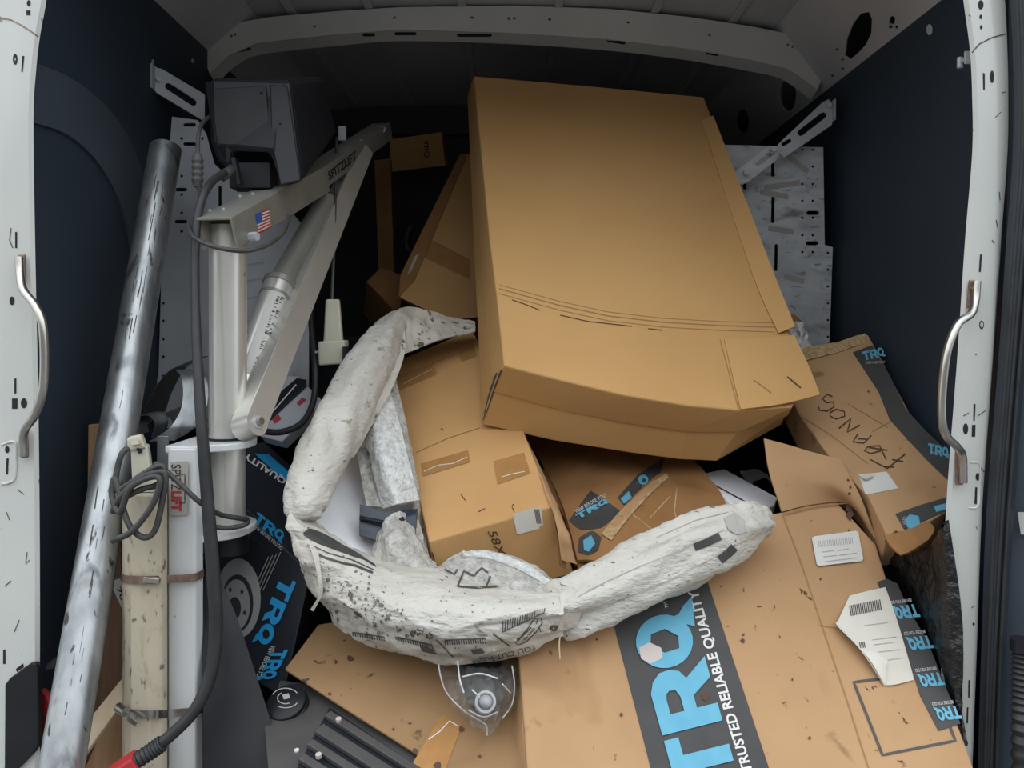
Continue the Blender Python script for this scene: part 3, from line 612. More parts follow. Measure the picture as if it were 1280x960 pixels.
# cream battery case strapped to the mast
cb = thing('battery_case', 'long stained cream plastic case clamped to the white mast', 'case', P(180, 1080, 1.34))
q = []
for x, d in ((153, 1.36), (156, 1.342), (164, 1.328), (185, 1.322), (202, 1.325), (209, 1.335), (210, 1.40), (160, 1.40)): q.append(P(x, 612, d))
z0 = q[0].z
for v in q: v.z = z0 + random.uniform(-.001, .001)
prism('case_body', q, Vector((0, 0, .10 - z0)), M['cream'], cb, .004)
bar('case_cap', P(181, 608, 1.36), P(181, 600, 1.36), .062, .06, M['blk2'], cb, up=Vector((0, 1, 0)))
for y, nm in ((721, 0), (889, 1)):
    t = thing('hose_clamp', 'upper steel strap clamp around cream case and mast' if not nm else 'lower steel strap clamp with loose tail around case and mast', 'clamp', P(180, y + 8, 1.32), 'strap clamps on the mast')
    dn = [(151, 0, 1.37), (156, 3, 1.335), (170, 4, 1.317), (190, 4, 1.314), (212, 3, 1.34), (243, 1, 1.345), (255, -5, 1.375)]
    if nm: dn = [(151, -4, 1.37), (158, 2, 1.330), (175, 4, 1.316), (195, 4, 1.314), (214, 3, 1.34), (243, 0, 1.345), (255, -4, 1.375)]
    sheet('strap', [[(x, y - 5 + d, D) for x, d, D in dn], [(x, y + 5 + d, D) for x, d, D in dn]], M['rust'] if not nm else M['steel'], t, th=.0012, nv=2)
    if nm:
        cyl('screw_housing', P(148, 884, 1.33), P(157, 890, 1.315), .008, M['steel'], t, n=10)
        sheet('strap_tail', [[(156, 886, 1.318), (163, 896, 1.310), (172, 903, 1.305)], [(153, 892, 1.318), (160, 902, 1.310), (169, 908, 1.305)]], M['steel'], t, th=.0012, nv=2)
    else: bar('screw_housing', P(180, 724, 1.312), P(200, 726, 1.312), .009, .007, M['steel'], t, up=Vector((0, 1, 0)))
# wires and cables
o = tube('power_cable', [(281, 216, 1.50), (266, 226, 1.46), (254, 245, 1.42), (246, 280, 1.40), (244, 340, 1.38), (246, 430, 1.345), (252, 530, 1.31), (259, 620, 1.305), (266, 710, 1.30), (270, 780, 1.30), (264, 840, 1.29), (245, 885, 1.275), (218, 915, 1.265), (190, 938, 1.255)],
     [.0075] * 5 + [.0085, .0095, .0105, .0112, .0112, .0105, .0098, .0095, .0092], M['rubber'], n=12, label='thick black power cable hanging down past the white mast', cat='cable')
ct = thing('cable_connector', 'red battery plug with ribbed black sleeve at cable end', 'plug', P(165, 965, 1.25))
tube('ribbed_sleeve', curve([P(203, 929, 1.258), P(190, 938, 1.255), P(172, 950, 1.25)], 22), [.0125 + .0015 * math.sin(i * 2.1) for i in range(22)], M['rubber'], ct, n=12, straight=True)
bar('plug_body', P(172, 950, 1.25), P(140, 972, 1.24), .035, .026, M['red'], ct, bev=.003)
o = thing('inline_connector', 'ribbed grey inline connector hanging below the motor housing', 'connector', P(248, 236, 1.50))
tube('lead', [(262, 146, 1.60), (253, 154, 1.55), (248, 170, 1.51), (247, 195, 1.50)], .004, M['cable'], o, n=8)
tube('ribbed_body', [P(247, 192 + i * 2, 1.50) for i in range(22)], [.0075 if i < 2 or i > 19 else .0100 + .0010 * (1 if i % 4 < 2 else -1) for i in range(22)], M['grey'], o, n=12, straight=True)
tube('lower_lead', [(248, 234, 1.50), (250, 242, 1.48), (249, 256, 1.44)], .004, M['cable'], o, n=8)
tube('loop_cable', [(236, 282, 1.42), (240, 294, 1.37), (258, 305, 1.345), (285, 312, 1.345), (312, 313, 1.355), (338, 304, 1.40), (355, 288, 1.46), (361, 270, 1.52)], .0042, M['cable'], n=10, label='thin dark cable drooping around the crane post top', cat='cable')
tube('thin_cable', [(388, 330, 1.86), (389, 400, 1.80), (394, 460, 1.74), (392, 500, 1.71), (378, 528, 1.66), (352, 540, 1.62), (325, 538, 1.58), (316, 532, 1.57)], .0068, M['rubber'], n=10, label='black cable curving behind the strut to the post foot', cat='cable')
pc = thing('pendant_controller', 'cream pendant hand control hanging on a thin cord', 'controller', P(416, 458, 1.75))
tube('cord', [(421, 172, 1.93), (419, 250, 1.85), (417, 320, 1.79), (415, 376, 1.75)], .0036, M['cable'], pc, n=8)
hexa('grip', [(407, 374, 1.74), (424, 374, 1.74), (428, 430, 1.74), (404, 430, 1.74)], [(408, 374, 1.79), (425, 374, 1.79), (430, 430, 1.79), (406, 430, 1.79)], M['cream2'], pc, bev=.004)
hexa('switch_box', [(397, 427, 1.73), (431, 425, 1.73), (431, 455, 1.73), (398, 457, 1.73)], [(402, 427, 1.78), (436, 425, 1.78), (436, 454, 1.78), (402, 457, 1.78)], M['cream2'], pc, bev=.004)
bar('rocker_switch', P(432, 433, 1.735), P(432, 452, 1.735), .008, .03, M['blk'], pc, up=Vector((0, 1, 0)))
cyl('side_button', P(398, 440, 1.75), P(394, 440, 1.75), .003, M['gwhite'], pc, n=8)
hc = thing('handset', 'cream remote handset perched on the cream case', 'controller', P(178, 604, 1.33))
hexa('handset_body', [(163, 560, 1.33), (184, 556, 1.33), (192, 604, 1.33), (165, 604, 1.33)], [(167, 556, 1.37), (187, 554, 1.37), (194, 604, 1.37), (168, 604, 1.37)], M['cream2'], hc, bev=.004)
hexa('handset_head', [(158, 548, 1.325), (176, 543, 1.325), (182, 560, 1.325), (160, 564, 1.325)], [(162, 545, 1.36), (179, 542, 1.36), (185, 558, 1.36), (164, 562, 1.36)], M['cream2'], hc, bev=.003)
sheet('trigger', [[(164, 552, 1.32), (173, 550, 1.318)], [(164, 557, 1.318), (174, 555, 1.316)]], M['cream'], hc, th=.004)
bar('handset_slot', P(172, 560, 1.327), P(176, 566, 1.327), .006, .004, M['hole'], hc, up=Vector((0, 1, 0)))
bar('handset_base', P(172, 606, 1.345), P(205, 606, 1.345), .03, .02, M['cream2'], hc)
tube('coiled_cable', [(160, 560, 1.31), (152, 568, 1.30), (146, 590, 1.295), (145, 612, 1.29), (160, 606, 1.285), (180, 592, 1.285), (200, 582, 1.29), (206, 590, 1.29), (196, 606, 1.285), (176, 612, 1.28), (150, 626, 1.28), (141, 640, 1.285), (150, 622, 1.278),
      (175, 598, 1.275), (200, 590, 1.275), (207, 596, 1.275), (203, 625, 1.275), (194, 662, 1.275), (180, 672, 1.275), (164, 660, 1.275), (155, 640, 1.28), (150, 618, 1.285), (143, 598, 1.29), (140, 620, 1.285), (150, 640, 1.275), (163, 610, 1.27), (190, 596, 1.27), (200, 602, 1.268), (190, 632, 1.265), (165, 664, 1.265), (140, 676, 1.27)],
     .0050, M['cable'], n=10, seg=260, label='dark control cable coiled over the cream case', cat='cable')
tube('tether_cable', [(194, 580, 1.30), (200, 582, 1.295), (222, 602, 1.29), (250, 628, 1.30), (275, 643, 1.36), (300, 648, 1.395), (309, 650, 1.42), (306, 656, 1.40), (285, 660, 1.38), (262, 658, 1.36)], .0044, M['cable'], n=10, label='dark cable running from coil across the mast to the post', cat='cable')

# galvanised pipe leaning on the shelf
pp = thing('steel_pipe', 'long scuffed galvanised pipe leaning beside the left lining', 'pipe', P(62, 1040, 1.21))
a, b_ = P(207, 186, 1.74), P(60, 1060, 1.19)
n = 26; V, T = [], []
ax = (b_ - a).normalized(); u = ax.orthogonal().normalized(); v = ax.cross(u)
for (p0, rr) in ((a, .0335), (b_, .0335), (b_, .0305), (a, .0305)):
    for i in range(n): V.append(p0 + (u * math.cos(6.2832 * i / n) + v * math.sin(6.2832 * i / n)) * rr)
for k in range(4):
    for i in range(n): T.append([k * n + i, k * n + (i + 1) % n, ((k + 1) % 4) * n + (i + 1) % n, ((k + 1) % 4) * n + i])
po = mk('pipe_wall', V, T, M['galv'], pp, smooth=True)
ps = raysurf(po)
random.seed(3)
LN = []
for k in range(40):
    tt = random.choice([random.uniform(.05, .3), random.uniform(.05, .5), random.uniform(.5, .85)]); c = a.lerp(b_, tt); cx_, cy_, D_ = pix(c); w_ = .0335 * F / D_
    ox = random.gauss(-.1, .3) * w_; L_ = random.uniform(8, 34); p0 = (cx_ + ox, cy_)
    LN.append({'w': random.uniform(.5, 1.3), 'p': [p0, (p0[0] - .085 * L_ + random.uniform(-.6, .6), p0[1] + L_ / 2), (p0[0] - .17 * L_ + random.uniform(-.6, .6), p0[1] + L_)]})
o = strokes('scratches', LN, 1.5, ps, M['inks'], pp, step=4); o['kind'] = 'stuff'
# coiled galvanised strapping
gs = thing('metal_strapping', 'loose coil of wide galvanised steel strapping by the shelf end', 'strapping', P(205, 560, 1.70))
def ribbon(name, pts, wv, m, parent):
    p = [P(*q) for q in pts]; return sheet(name, [p, [x + wv for x in p]], m, parent, th=.0015, nv=2, nu=40)
ribbon('strap_tail', [(219, 462, 1.70), (226, 470, 1.68), (229, 490, 1.66), (226, 512, 1.64), (216, 530, 1.62), (203, 542, 1.61), (186, 552, 1.60)], Vector((.045, .02, .0)), M['galv'], gs)
ribbon('inner_loop', [(232, 458, 1.74), (215, 462, 1.74), (198, 480, 1.74), (184, 506, 1.74), (176, 530, 1.74)], Vector((.015, .09, .02)), M['grey'], gs)
ribbon('small_curl', [(176, 540, 1.68), (190, 524, 1.68), (205, 518, 1.68), (216, 526, 1.66), (218, 540, 1.66)], Vector((.02, .06, .012)), M['galv'], gs)
ribbon('coil_end', [(168, 545, 1.60), (166, 530, 1.60), (172, 520, 1.60), (186, 519, 1.60), (194, 530, 1.60), (190, 548, 1.6)], Vector((.005, .05, .002)), M['galv'], gs)
slab('end_strip', [(196, 545), (211, 545), (212, 612), (196, 612)], Plane((196, 545, 1.52), (211, 545, 1.52), (196, 612, 1.52)), .002, M['galv'], gs)
# timber at the left
def plank(name, q, D1, D2, m, lab, dy=.02):
    ya, yb = min(p[1] for p in q), max(p[1] for p in q); pl = Plane((100, ya, D1), (150, ya, D1), (120, yb, D2)); return slab(name, q, pl, dy, m, bev=.002, label=lab, cat='plank')
plank('wood_plank', [(110, 531), (123, 530), (128, 538), (118, 1010), (104, 1010)], 1.56, 1.54, M['wood'], 'upright pine plank end behind the galvanised pipe')
plank('wood_plank', [(112, 640), (150, 640), (156, 1010), (106, 1010)], 1.50, 1.47, M['wood_r'], 'worn reddish plank standing behind the cream case')
plank('wood_plank', [(156, 843), (158, 872), (92, 962), (90, 925)], 1.42, 1.34, M['wood_p'], 'short pale pine strip lying diagonally behind the pipe', .012)
plank('wood_plank', [(130, 905), (160, 880), (160, 1010), (104, 1010), (104, 965)], 1.44, 1.42, M['wood'], 'brown pine board low behind the cream case')
pq = Plane((140, 725, 1.46), (154, 728, 1.46), (140, 760, 1.46))
o = slab('paper_tag', [(137, 727), (150, 723), (158, 748), (153, 762)], pq, .001, M['paper'], label='small white printed tag peeking behind the cream case', cat='tag', bev=0)
text('tag_print', '701', (146, 735), (153, 757), (151, 733), pq, M['ink'], o)
sheet('red_bag', [[(50, 862, 1.38), (56, 868, 1.37), (60, 880, 1.36)], [(49, 890, 1.38), (58, 895, 1.36), (63, 908, 1.36)], [(48, 930, 1.38), (56, 935, 1.37), (58, 950, 1.37)]], M['red'], th=.01, label='red item wedged between left pillar and pipe', cat='bag', amp=.003)
sheet('plastic_scrap', [[(58, 828, 1.40), (75, 820, 1.40), (95, 812, 1.41)], [(58, 838, 1.39), (80, 832, 1.39), (100, 826, 1.40)]], M['film'], th=.001, amp=.006, sc=30, label='scrap of clear plastic film behind the galvanised pipe', cat='film')

# ================================================================== cartons
# --- big telescoping carton sloping up into the van
bx_ = thing('big_carton', 'large plain kraft carton sloping up towards the roof', 'box', P(760, 575, 1.80))
KB = .96
pT = Plane(P(630, 455, 1.66 * KB), P(985, 505, 1.675 * KB), P(592, 95, 2.24 * KB))
tp = [(592, 95), (735, 107), (880, 121), (910, 200), (950, 310), (985, 410), (1006, 475), (990, 510), (925, 513), (860, 507), (780, 494), (700, 475), (630, 457), (622, 380), (612, 300), (602, 195)]
TOP = [pT(x, y) for x, y in tp]
nI = pT.n
def lower(pts, t, shifts):
    return [p - nI * t + s for p, s in zip(pts, shifts)]
sh1 = [Vector((-.012, 0, 0))] + [Vector((0, 0, 0))] * 6 + [Vector((-.015, 0, .0)), Vector((-.01, 0, -.005)), Vector((0, 0, -.008)), Vector((0, 0, -.008)), Vector((0, 0, -.004)), Vector((-.016, 0, -.004)), Vector((-.014, 0, 0)), Vector((-.012, 0, 0)), Vector((-.012, 0, 0))]
L1 = lower(TOP, .075, sh1)
for i, q in {0: (588, 106, 2.30), 7: (985, 520, 1.74), 8: (925, 541, 1.72), 9: (860, 541, 1.715), 10: (785, 530, 1.72), 11: (695, 512, 1.73), 12: (616, 490, 1.735), 13: (607, 400, 1.90), 14: (600, 310, 2.03), 15: (594, 205, 2.17)}.items(): L1[i] = P(q[0], q[1], q[2] * KB)
lid = hexa('lid', TOP, L1, M['card_big'], bx_, bev=.004)
cen = sum(L1, Vector()) / len(L1)
B0 = [p + (cen - p).normalized() * .006 + nI * .004 for p in L1]
B1 = [p - nI * .12 for p in B0]
for i, q in {0: (584, 118, 2.37), 7: (978, 530, 1.80), 8: (895, 577, 1.77), 9: (850, 575, 1.765), 10: (790, 567, 1.77), 11: (690, 551, 1.785), 12: (602, 531, 1.80), 13: (598, 430, 1.96), 14: (593, 330, 2.10), 15: (588, 215, 2.24)}.items(): B1[i] = P(q[0], q[1], q[2] * KB)
body = hexa('carton_body', B0, B1, M['card_big'], bx_, bev=.004)
# loose panel at the lower right and folded strip along the right edge
sheet('loose_flap', [[pT(905, 425, .003), pT(950, 424, .004), pT(992, 420, .004)], [pT(915, 470, .004), pT(965, 468, .006), pT(1010, 460, .006)], [pT(925, 513, .005), pT(975, 508, .01), pT(1022, 497, .012)]], M['card_big'], bx_, th=.004, nu=9, nv=9)
sheet('edge_strip', [[pT(876, 150, .002), pT(890, 149, .012)], [pT(915, 270, .003), pT(934, 266, .014)], [pT(946, 360, .004), pT(966, 352, .016)], [pT(972, 418, .006), pT(990, 414, .018)]], M['card_big'], bx_, th=.004, nv=13, nu=4)
sheet('torn_strip', [[pT(927, 243, -.02), pT(941, 243, -.05)], [pT(940, 300, -.02), pT(955, 300, -.05)], [pT(962, 350, -.02), pT(975, 352, -.05)]], M['tape'], bx_, th=.003, nv=7, nu=3)
for off, w_ in ((0, 1.4), (6, 1.0), (-5, .8)):
    strokes('crease_line', [[(624, 361 + off), (660, 371 + off), (700, 382 + off), (760, 395 + off), (830, 403 + off), (900, 407 + off), (968, 409 + off)]], w_, pT, M['crease'], bx_, off=.0005)
strokes('worn_mark', [[(640, 375), (655, 380), (675, 388)], [(700, 394), (735, 402), (790, 408)], [(810, 411), (828, 413)]], 1.3, pT, M['pen'], bx_, off=.0006)
strokes('score_line', [[(900, 425), (912, 470), (923, 512)]], 1.2, pT, M['crease'], bx_, off=.0007)
fp = raysurf(bpy.data.objects['loose_flap'])
strokes('staple_cut', [[(942, 475), (952, 482), (964, 491)]], 1.6, fp, M['crease'], bx_); strokes('staple_cut', [[(984, 471), (1001, 485)]], 2, fp, M['pen'], bx_)
# crushed dark corner at lower left
for k in range(4):
    strokes('frayed_edge', [[(627 - k * 3, 462 + 2 * k), (618 - k * 3, 486 + 3 * k), (606 - k, 520 + 2 * k)]], 1.6, raysurf(lid, body), (M['pen'], M['card_edge'])[k % 2], bx_)

# --- long taped carton under it
lc = thing('long_carton', 'long kraft carton with brown tape patches and 58X marking', 'box', P(620, 705, 1.5))
T4 = [P(487, 455, 1.98), P(560, 424, 2.02), P(600, 408, 2.05), P(640, 500, 1.80), P(690, 634, 1.53), P(536, 678, 1.50)]
pc1 = Plane(T4[0], T4[4], T4[5])
ttop = [(487, 455), (590, 412), (640, 500), (690, 633), (536, 677)]
TT = [pc1(x, y) for x, y in ttop]
dn = [Vector((.02, .02, -.20)), Vector((.02, .03, -.20)), Vector((.03, .03, -.20)), Vector((.045, .03, -.14)), Vector((.02, .03, -.14))]
bd_ = hexa('carton_body', TT, [p + d for p, d in zip(TT, dn)], M['card'], lc, bev=.003)
pE = Plane(TT[4], TT[3], TT[4] + dn[4])
#poly('end_panel_shade', [[(537, 680), (688, 637), (712, 690), (700, 712), (556, 730)]], pE, M['card_dark'], lc, off=.0007)
for q in ([(497, 470), (540, 455), (547, 468), (500, 488)], [(572, 440), (592, 430), (596, 446), (577, 452)], [(526, 580), (585, 563), (588, 578), (529, 596)], [(617, 577), (655, 566), (663, 592), (622, 606)]):
    poly('tape_patch', [q], pc1, M['tape'], lc, off=.001)
strokes('tape_crease', [[(530, 590), (548, 582), (566, 580), (584, 572)]], .9, pc1, M['wink'], lc, off=.0016)
strokes('tape_crease', [[(627, 597), (640, 593), (656, 590)]], .9, pc1, M['wink'], lc, off=.0016)
strokes('tape_crease', [[(505, 480), (520, 472), (540, 462)]], 1.0, pc1, M['pale'], lc, off=.0016)
strokes('centre_seam', [[(540, 455), (560, 447), (575, 442)], [(520, 566), (560, 548), (600, 535)]], 1.0, pc1, M['crease'], lc, off=.0009)
lb = poly('shipping_label', [[(641, 642), (668, 634), (676, 633), (679, 656), (675, 657), (674, 661), (646, 668)]], pE, M['env'], lc, off=.0014)
strokes('barcode', [[(668 + i * 1.3, 636), (671 + i * 1.3, 654)] for i in range(5)], .7, pE, M['ink'], lb, off=.002)
text('stencil_marking', '58X', (609, 664), (622, 694), (620, 663), pE, M['pen'], lc, off=.0014, bold=.0)
strokes('stencil_fragment', [[(620, 692), (629, 690)], [(627, 688), (627, 694)]], 1.4, pE, M['pen'], lc, off=.0014)
sheet('side_flap', [[(656, 548, 1.72), (670, 572, 1.70), (672, 600, 1.72)], [(690, 632, 1.525), (706, 655, 1.515), (708, 672, 1.53)], [(702, 700, 1.49), (720, 705, 1.49), (722, 706, 1.50)]], M['card_dirty'], lc, th=.004, amp=.004, sc=30)
sheet('side_flap', [[(652, 545, 1.74), (664, 575, 1.73)], [(690, 640, 1.535), (700, 660, 1.53)], [(700, 706, 1.50), (708, 712, 1.50)]], M['card_dark'], lc, th=.003, amp=.003, sc=30)
strokes('worn_edge', [[(660, 655), (676, 652)], [(640, 632), (642, 630)], [(540, 690), (543, 700)]], 1.4, pE, M['pen'], lc)
pC = pc1
strokes('scuff_fleck', [[(551, 536), (555, 538)], [(576, 618), (582, 626)], [(598, 640), (606, 636)], [(640, 634), (643, 640)], [(608, 470), (610, 474)]], 1.2, pc1, M['pen'], lc)

# --- flattened brown carton with printed tape in the middle
mc = thing('crushed_carton', 'crushed brown carton with torn printed tape under the big carton', 'box', P(790, 700, 1.5))
pm1 = Plane((700, 690, 1.57), (900, 632, 1.63), (800, 560, 1.86))
mp_ = [(700, 640), (662, 575), (700, 530), (800, 545), (860, 569), (886, 595), (910, 632), (860, 680), (725, 720), (712, 680)]
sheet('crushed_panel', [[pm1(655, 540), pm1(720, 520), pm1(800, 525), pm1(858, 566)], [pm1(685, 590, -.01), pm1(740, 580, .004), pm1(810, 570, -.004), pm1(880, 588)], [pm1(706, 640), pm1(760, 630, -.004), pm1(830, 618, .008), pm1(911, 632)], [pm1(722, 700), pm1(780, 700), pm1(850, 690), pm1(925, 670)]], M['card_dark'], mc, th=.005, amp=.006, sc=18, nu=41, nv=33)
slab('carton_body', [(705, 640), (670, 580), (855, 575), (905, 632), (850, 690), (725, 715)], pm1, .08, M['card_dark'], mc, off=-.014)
ms_ = raysurf(bpy.data.objects['crushed_panel'])
def tapebit(name, q, parent, surf=ms_, m=None, off=.0015):
    """strip between two px polylines, laid on a surface"""
    A_, B_ = [curve([Vector((*p, 0)) for p in l], 25) for l in q]
    R_ = [[surf(*a.lerp(b_, j / 6).xy, off) for a, b_ in zip(A_, B_)] for j in range(7)]
    ok = [i for i in range(25) if all(r[i] for r in R_)]
    return sheet(name, [[r[i] for i in ok] for r in R_], m or M['inkg'], parent, th=.0008, lin=True)
t1 = tapebit('printed_tape', ([(738, 613), (756, 625), (777, 640)], [(711, 651), (727, 662), (752, 660)]), mc)
t2 = tapebit('printed_tape', ([(830, 573), (800, 592), (772, 622)], [(826, 590), (806, 606), (780, 632)]), mc)
t3 = tapebit('printed_tape', ([(724, 672), (740, 664), (752, 672)], [(722, 690), (736, 694), (748, 688)]), mc)
ts = raysurf(t1, t2, t3, bpy.data.objects['crushed_panel'])
trq((723, 650), (762, 628), (719, 644), ts, M['blue'], t1, simple=True)
text('tape_slogan', 'VIEW BEFORE YOU', (720, 642), (757, 621), (718, 638), ts, M['wink'], t1, bold=.0, off=.002)
poly('logo_ring', [[circ(804, 600, 6.5, 12), circ(805, 601, 3, 8)]], ts, M['blue'], t2, off=.002)
poly('logo_piece', [[(776, 624), (786, 614), (790, 622), (780, 630)]], ts, M['blue'], t2, off=.002)
poly('logo_piece', [[(729, 676), (739, 669), (744, 680), (736, 690), (730, 688)]], ts, M['blue'], t3, off=.002)
tapebit('torn_edge', ([(832, 592), (806, 612), (775, 640), (752, 668)], [(836, 597), (812, 619), (786, 648), (764, 676)]), mc, m=M['card_edge'], off=.004)
tapebit('torn_edge', ([(818, 600), (790, 626), (765, 655)], [(822, 604), (795, 632), (770, 660)]), mc, m=M['card_dirty'], off=.005)
strokes('fold_line', [[(786, 640), (800, 650), (815, 662)], [(846, 610), (843, 640), (848, 655)], [(812, 648), (838, 620)]], 1.3, ts, M['card_edge'], mc, off=.001)

# --- white panel and scraps behind
wp = thing('white_panel', 'white plastic panel end wedged between crushed carton and stained box', 'panel', P(930, 645, 1.62))
pw = Plane((880, 590, 1.80), (968, 625, 1.68), (905, 585, 1.86))
slab('panel_board', [(878, 592), (905, 586), (972, 622), (968, 632), (938, 640), (912, 628)], pw, .03, M['liner'], wp)
strokes('dark_gap', [[(888, 604), (938, 631)]], 1.6, pw, M['ink'], wp, off=.001)
sheet('film_scrap', [[(925, 590, 1.80), (945, 586, 1.80), (960, 592, 1.80)], [(935, 605, 1.75), (955, 600, 1.74), (965, 605, 1.75)]], M['film'], th=.001, amp=.008, sc=40, label='crumpled clear plastic film behind the white panel', cat='film')

# --- carton with FRENOS written on it
fc = thing('marked_carton', 'worn flat carton marked FRENOS against the right lining', 'box', P(1120, 700, 1.5))
pf = Plane((1085, 420, 1.90), (1185, 600, 1.535), (1000, 520, 1.73))
fo = [(985, 440), (1035, 432), (1072, 418), (1085, 418), (1100, 445), (1118, 480), (1150, 540), (1190, 590), (1182, 640), (1150, 660), (1108, 668), (1085, 620), (1040, 575), (1000, 520), (975, 470)]
f_ = slab('carton_body', fo, pf, .10, M['card_dirty'], fc, bev=.003)
tk = slab('printed_tape', [(1066, 441), (1090, 432), (1112, 470), (1132, 512), (1158, 540), (1190, 570), (1190, 606), (1158, 575), (1130, 545), (1112, 525), (1098, 490)], pf, .001, M['inkg'], fc, off=.0018, bev=0)
trq((1080, 452), (1107, 446), (1077, 441), pf, M['blue'], tk)
text('tape_slogan', 'VIEW BEFORE', (1082, 456), (1106, 455), (1082, 453), pf, M['pale'], tk, off=.0026, bold=0)
trq((1160, 568), (1186, 574), (1160, 555), pf, M['blue'], tk)
text('tape_slogan', 'VIEW BEFORE', (1163, 568), (1188, 572), (1163, 565), pf, M['pale'], tk, off=.0028, bold=0)
tk2 = slab('printed_tape', [(1119, 643), (1150, 632), (1184, 622), (1184, 638), (1150, 654), (1130, 662)], pf, .001, M['inkg'], fc, off=.0018, bev=0)
poly('logo_piece', [[(1131, 650), (1137, 644), (1148, 646), (1150, 656), (1140, 664), (1134, 660)]], pf, M['blue'], tk2, off=.0026)
poly('logo_piece', [[(1167, 634), (1183, 630), (1184, 637), (1170, 641)]], pf, M['blue'], tk2, off=.0026)
text('tape_slogan', 'VIEW', (1129, 658), (1127, 648), (1133, 656), pf, M['pale'], tk2, off=.0028, bold=0)
Z = lambda l: [(940 + x / 3.43, 400 + y / 3.43) for x, y in l]
for nm, l in (('letter_s', [[(345, 330), (322, 320), (302, 338), (320, 356), (348, 352), (352, 374), (322, 392), (290, 388), (284, 372)]]), ('letter_o', [[(335, 398), (362, 384), (396, 394), (397, 414), (360, 426), (335, 414), (335, 398)]]), ('letter_n', [[(372, 466), (424, 424), (408, 482), (462, 452)]]),
              ('letter_e', [[(455, 488), (432, 524), (478, 530), (512, 496)], [(452, 510), (490, 512)]]), ('letter_r', [[(575, 600), (546, 540), (496, 544), (482, 562), (508, 574), (552, 562)], [(500, 548), (580, 560)]]), ('letter_f', [[(508, 600), (580, 638), (658, 574)], [(560, 628), (610, 632)], [(600, 600), (648, 608)]])):
    strokes('marker_letter', [Z(x) for x in l], 1.7, pf, M['pen'], fc, off=.0012)
fl2 = slab('paper_label', [(1073, 594), (1108, 590), (1123, 611), (1082, 619)], pf, .0006, M['paper'], fc, off=.0014, bev=0)
sheet('label_curl', [[pf(1073, 594, .002), pf(1088, 592, .002)], [pf(1078, 602, .01), pf(1090, 598, .008)], [pf(1084, 602, .004), pf(1088, 600, .004)]], M['env'], fc, th=.0006)
strokes('fold_line', [[(1000, 520), (1040, 545), (1085, 580)], [(1112, 528), (1090, 540)], [(1060, 505), (1110, 535)]], 1.1, pf, M['crease'], fc)
sheet('torn_top_edge', [[pf(985, 442, .002), pf(1010, 436, .004), pf(1040, 431, .006), pf(1082, 419, .004)], [pf(992, 456, .002), pf(1015, 450, .004), pf(1045, 442, .005), pf(1080, 430, .003)]], M['card_edge'], fc, th=.003, amp=.004, sc=40)
sc2 = thing('carton_scrap', 'small torn cardboard flap under the marked carton tape', 'cardboard', P(1140, 695, 1.40))
sheet('flap', [[(1105, 668, 1.44), (1130, 664, 1.44), (1160, 652, 1.46)], [(1112, 680, 1.42), (1140, 676, 1.42), (1168, 662, 1.44)], [(1126, 694, 1.40), (1140, 688, 1.40), (1160, 674, 1.42)]], M['card_dark'], sc2, th=.004, amp=.003, sc=30)
sheet('paper_wad', [[(988, 408, 1.98), (998, 402, 1.96), (1006, 410, 1.98)], [(990, 422, 1.94), (1002, 418, 1.92), (1012, 424, 1.95)], [(994, 436, 1.92), (1004, 438, 1.91), (1010, 438, 1.93)]], M['paper'], th=.006, amp=.014, sc=50, nu=17, nv=17, label='crumpled white paper wad between big carton and shelf end', cat='paper')
sheet('cardboard_scrap', [[(984, 395, 2.0), (992, 393, 2.0), (1000, 402, 2.0)], [(990, 412, 1.99), (998, 408, 1.98), (1006, 412, 2.0)]], M['card_dark'], th=.004, amp=.006, sc=40, label='brown torn scrap above the paper wad', cat='cardboard')

# --- large printed carton in front
tc = thing('printed_carton', 'large stained carton with blue TRQ lettering on a black band', 'box', P(930, 1040, 1.15))
pt = Plane((650, 960, 1.19), (1215, 960, 1.22), (950, 640, 1.56))
to_ = [(648, 815), (700, 722), (780, 690), (880, 655), (975, 640), (1040, 620), (1095, 680), (1108, 722), (1150, 800), (1200, 912), (1228, 990), (1240, 1030), (664, 1030)]
slab('carton_body', to_, pt, .24, M['card_dirty'], tc, bev=.004, vec=Vector((0, .10, -.24)))
sheet('upper_flap', [[(955, 548, 1.62), (985, 556, 1.61), (1015, 565, 1.60), (1050, 574, 1.58)], [(962, 590, 1.585), (1000, 598, 1.58), (1040, 605, 1.565), (1076, 622, 1.545)], [pt(977, 641, .004), pt(1015, 632, .004), pt(1060, 632, .004), pt(1092, 674, .004)]], M['card_dirty'], tc, th=.004, nu=17, nv=17, amp=.0012, sc=20)
uf = raysurf(bpy.data.objects['upper_flap'])
stn = []
strokes('score_line', [[(977, 641), (1000, 700), (1030, 790), (1060, 880), (1087, 965)]], 2.0, pt, M['crease'], tc, off=.0008)
strokes('score_line', [[(979, 644), (1020, 634), (1062, 631)]], 1.6, pt, M['crease'], tc, off=.006)
strokes('score_line', [[(1024, 782), (1052, 786)]], 1.4, pt, M['crease'], tc, off=.0008)
bn = poly('black_band', [[(764, 769), (881, 717), (961, 960), (975, 1010), (826, 1010)]], pt, M['inkg'], tc, off=.0008)
trq((923, 975), (861, 752), (848, 994), pt, M['blue'], bn, hexm=M['pale'])
text('band_slogan', 'TRUSTED RELIABLE QUALITY', (943, 964), (874, 737), (928, 967), pt, M['wink'], bn, off=.0016, bold=.025)
text('trade_mark', 'TM', (836, 760), (833, 752), (832, 762), pt, M['wink'], bn, off=.0016, bold=0)
lb = poly('shipping_label', [[(1014, 674), (1017, 672), (1069, 665), (1072, 667), (1078, 700), (1076, 703), (1023, 709), (1020, 707)]], pt, M['paper'], tc, off=.0045)
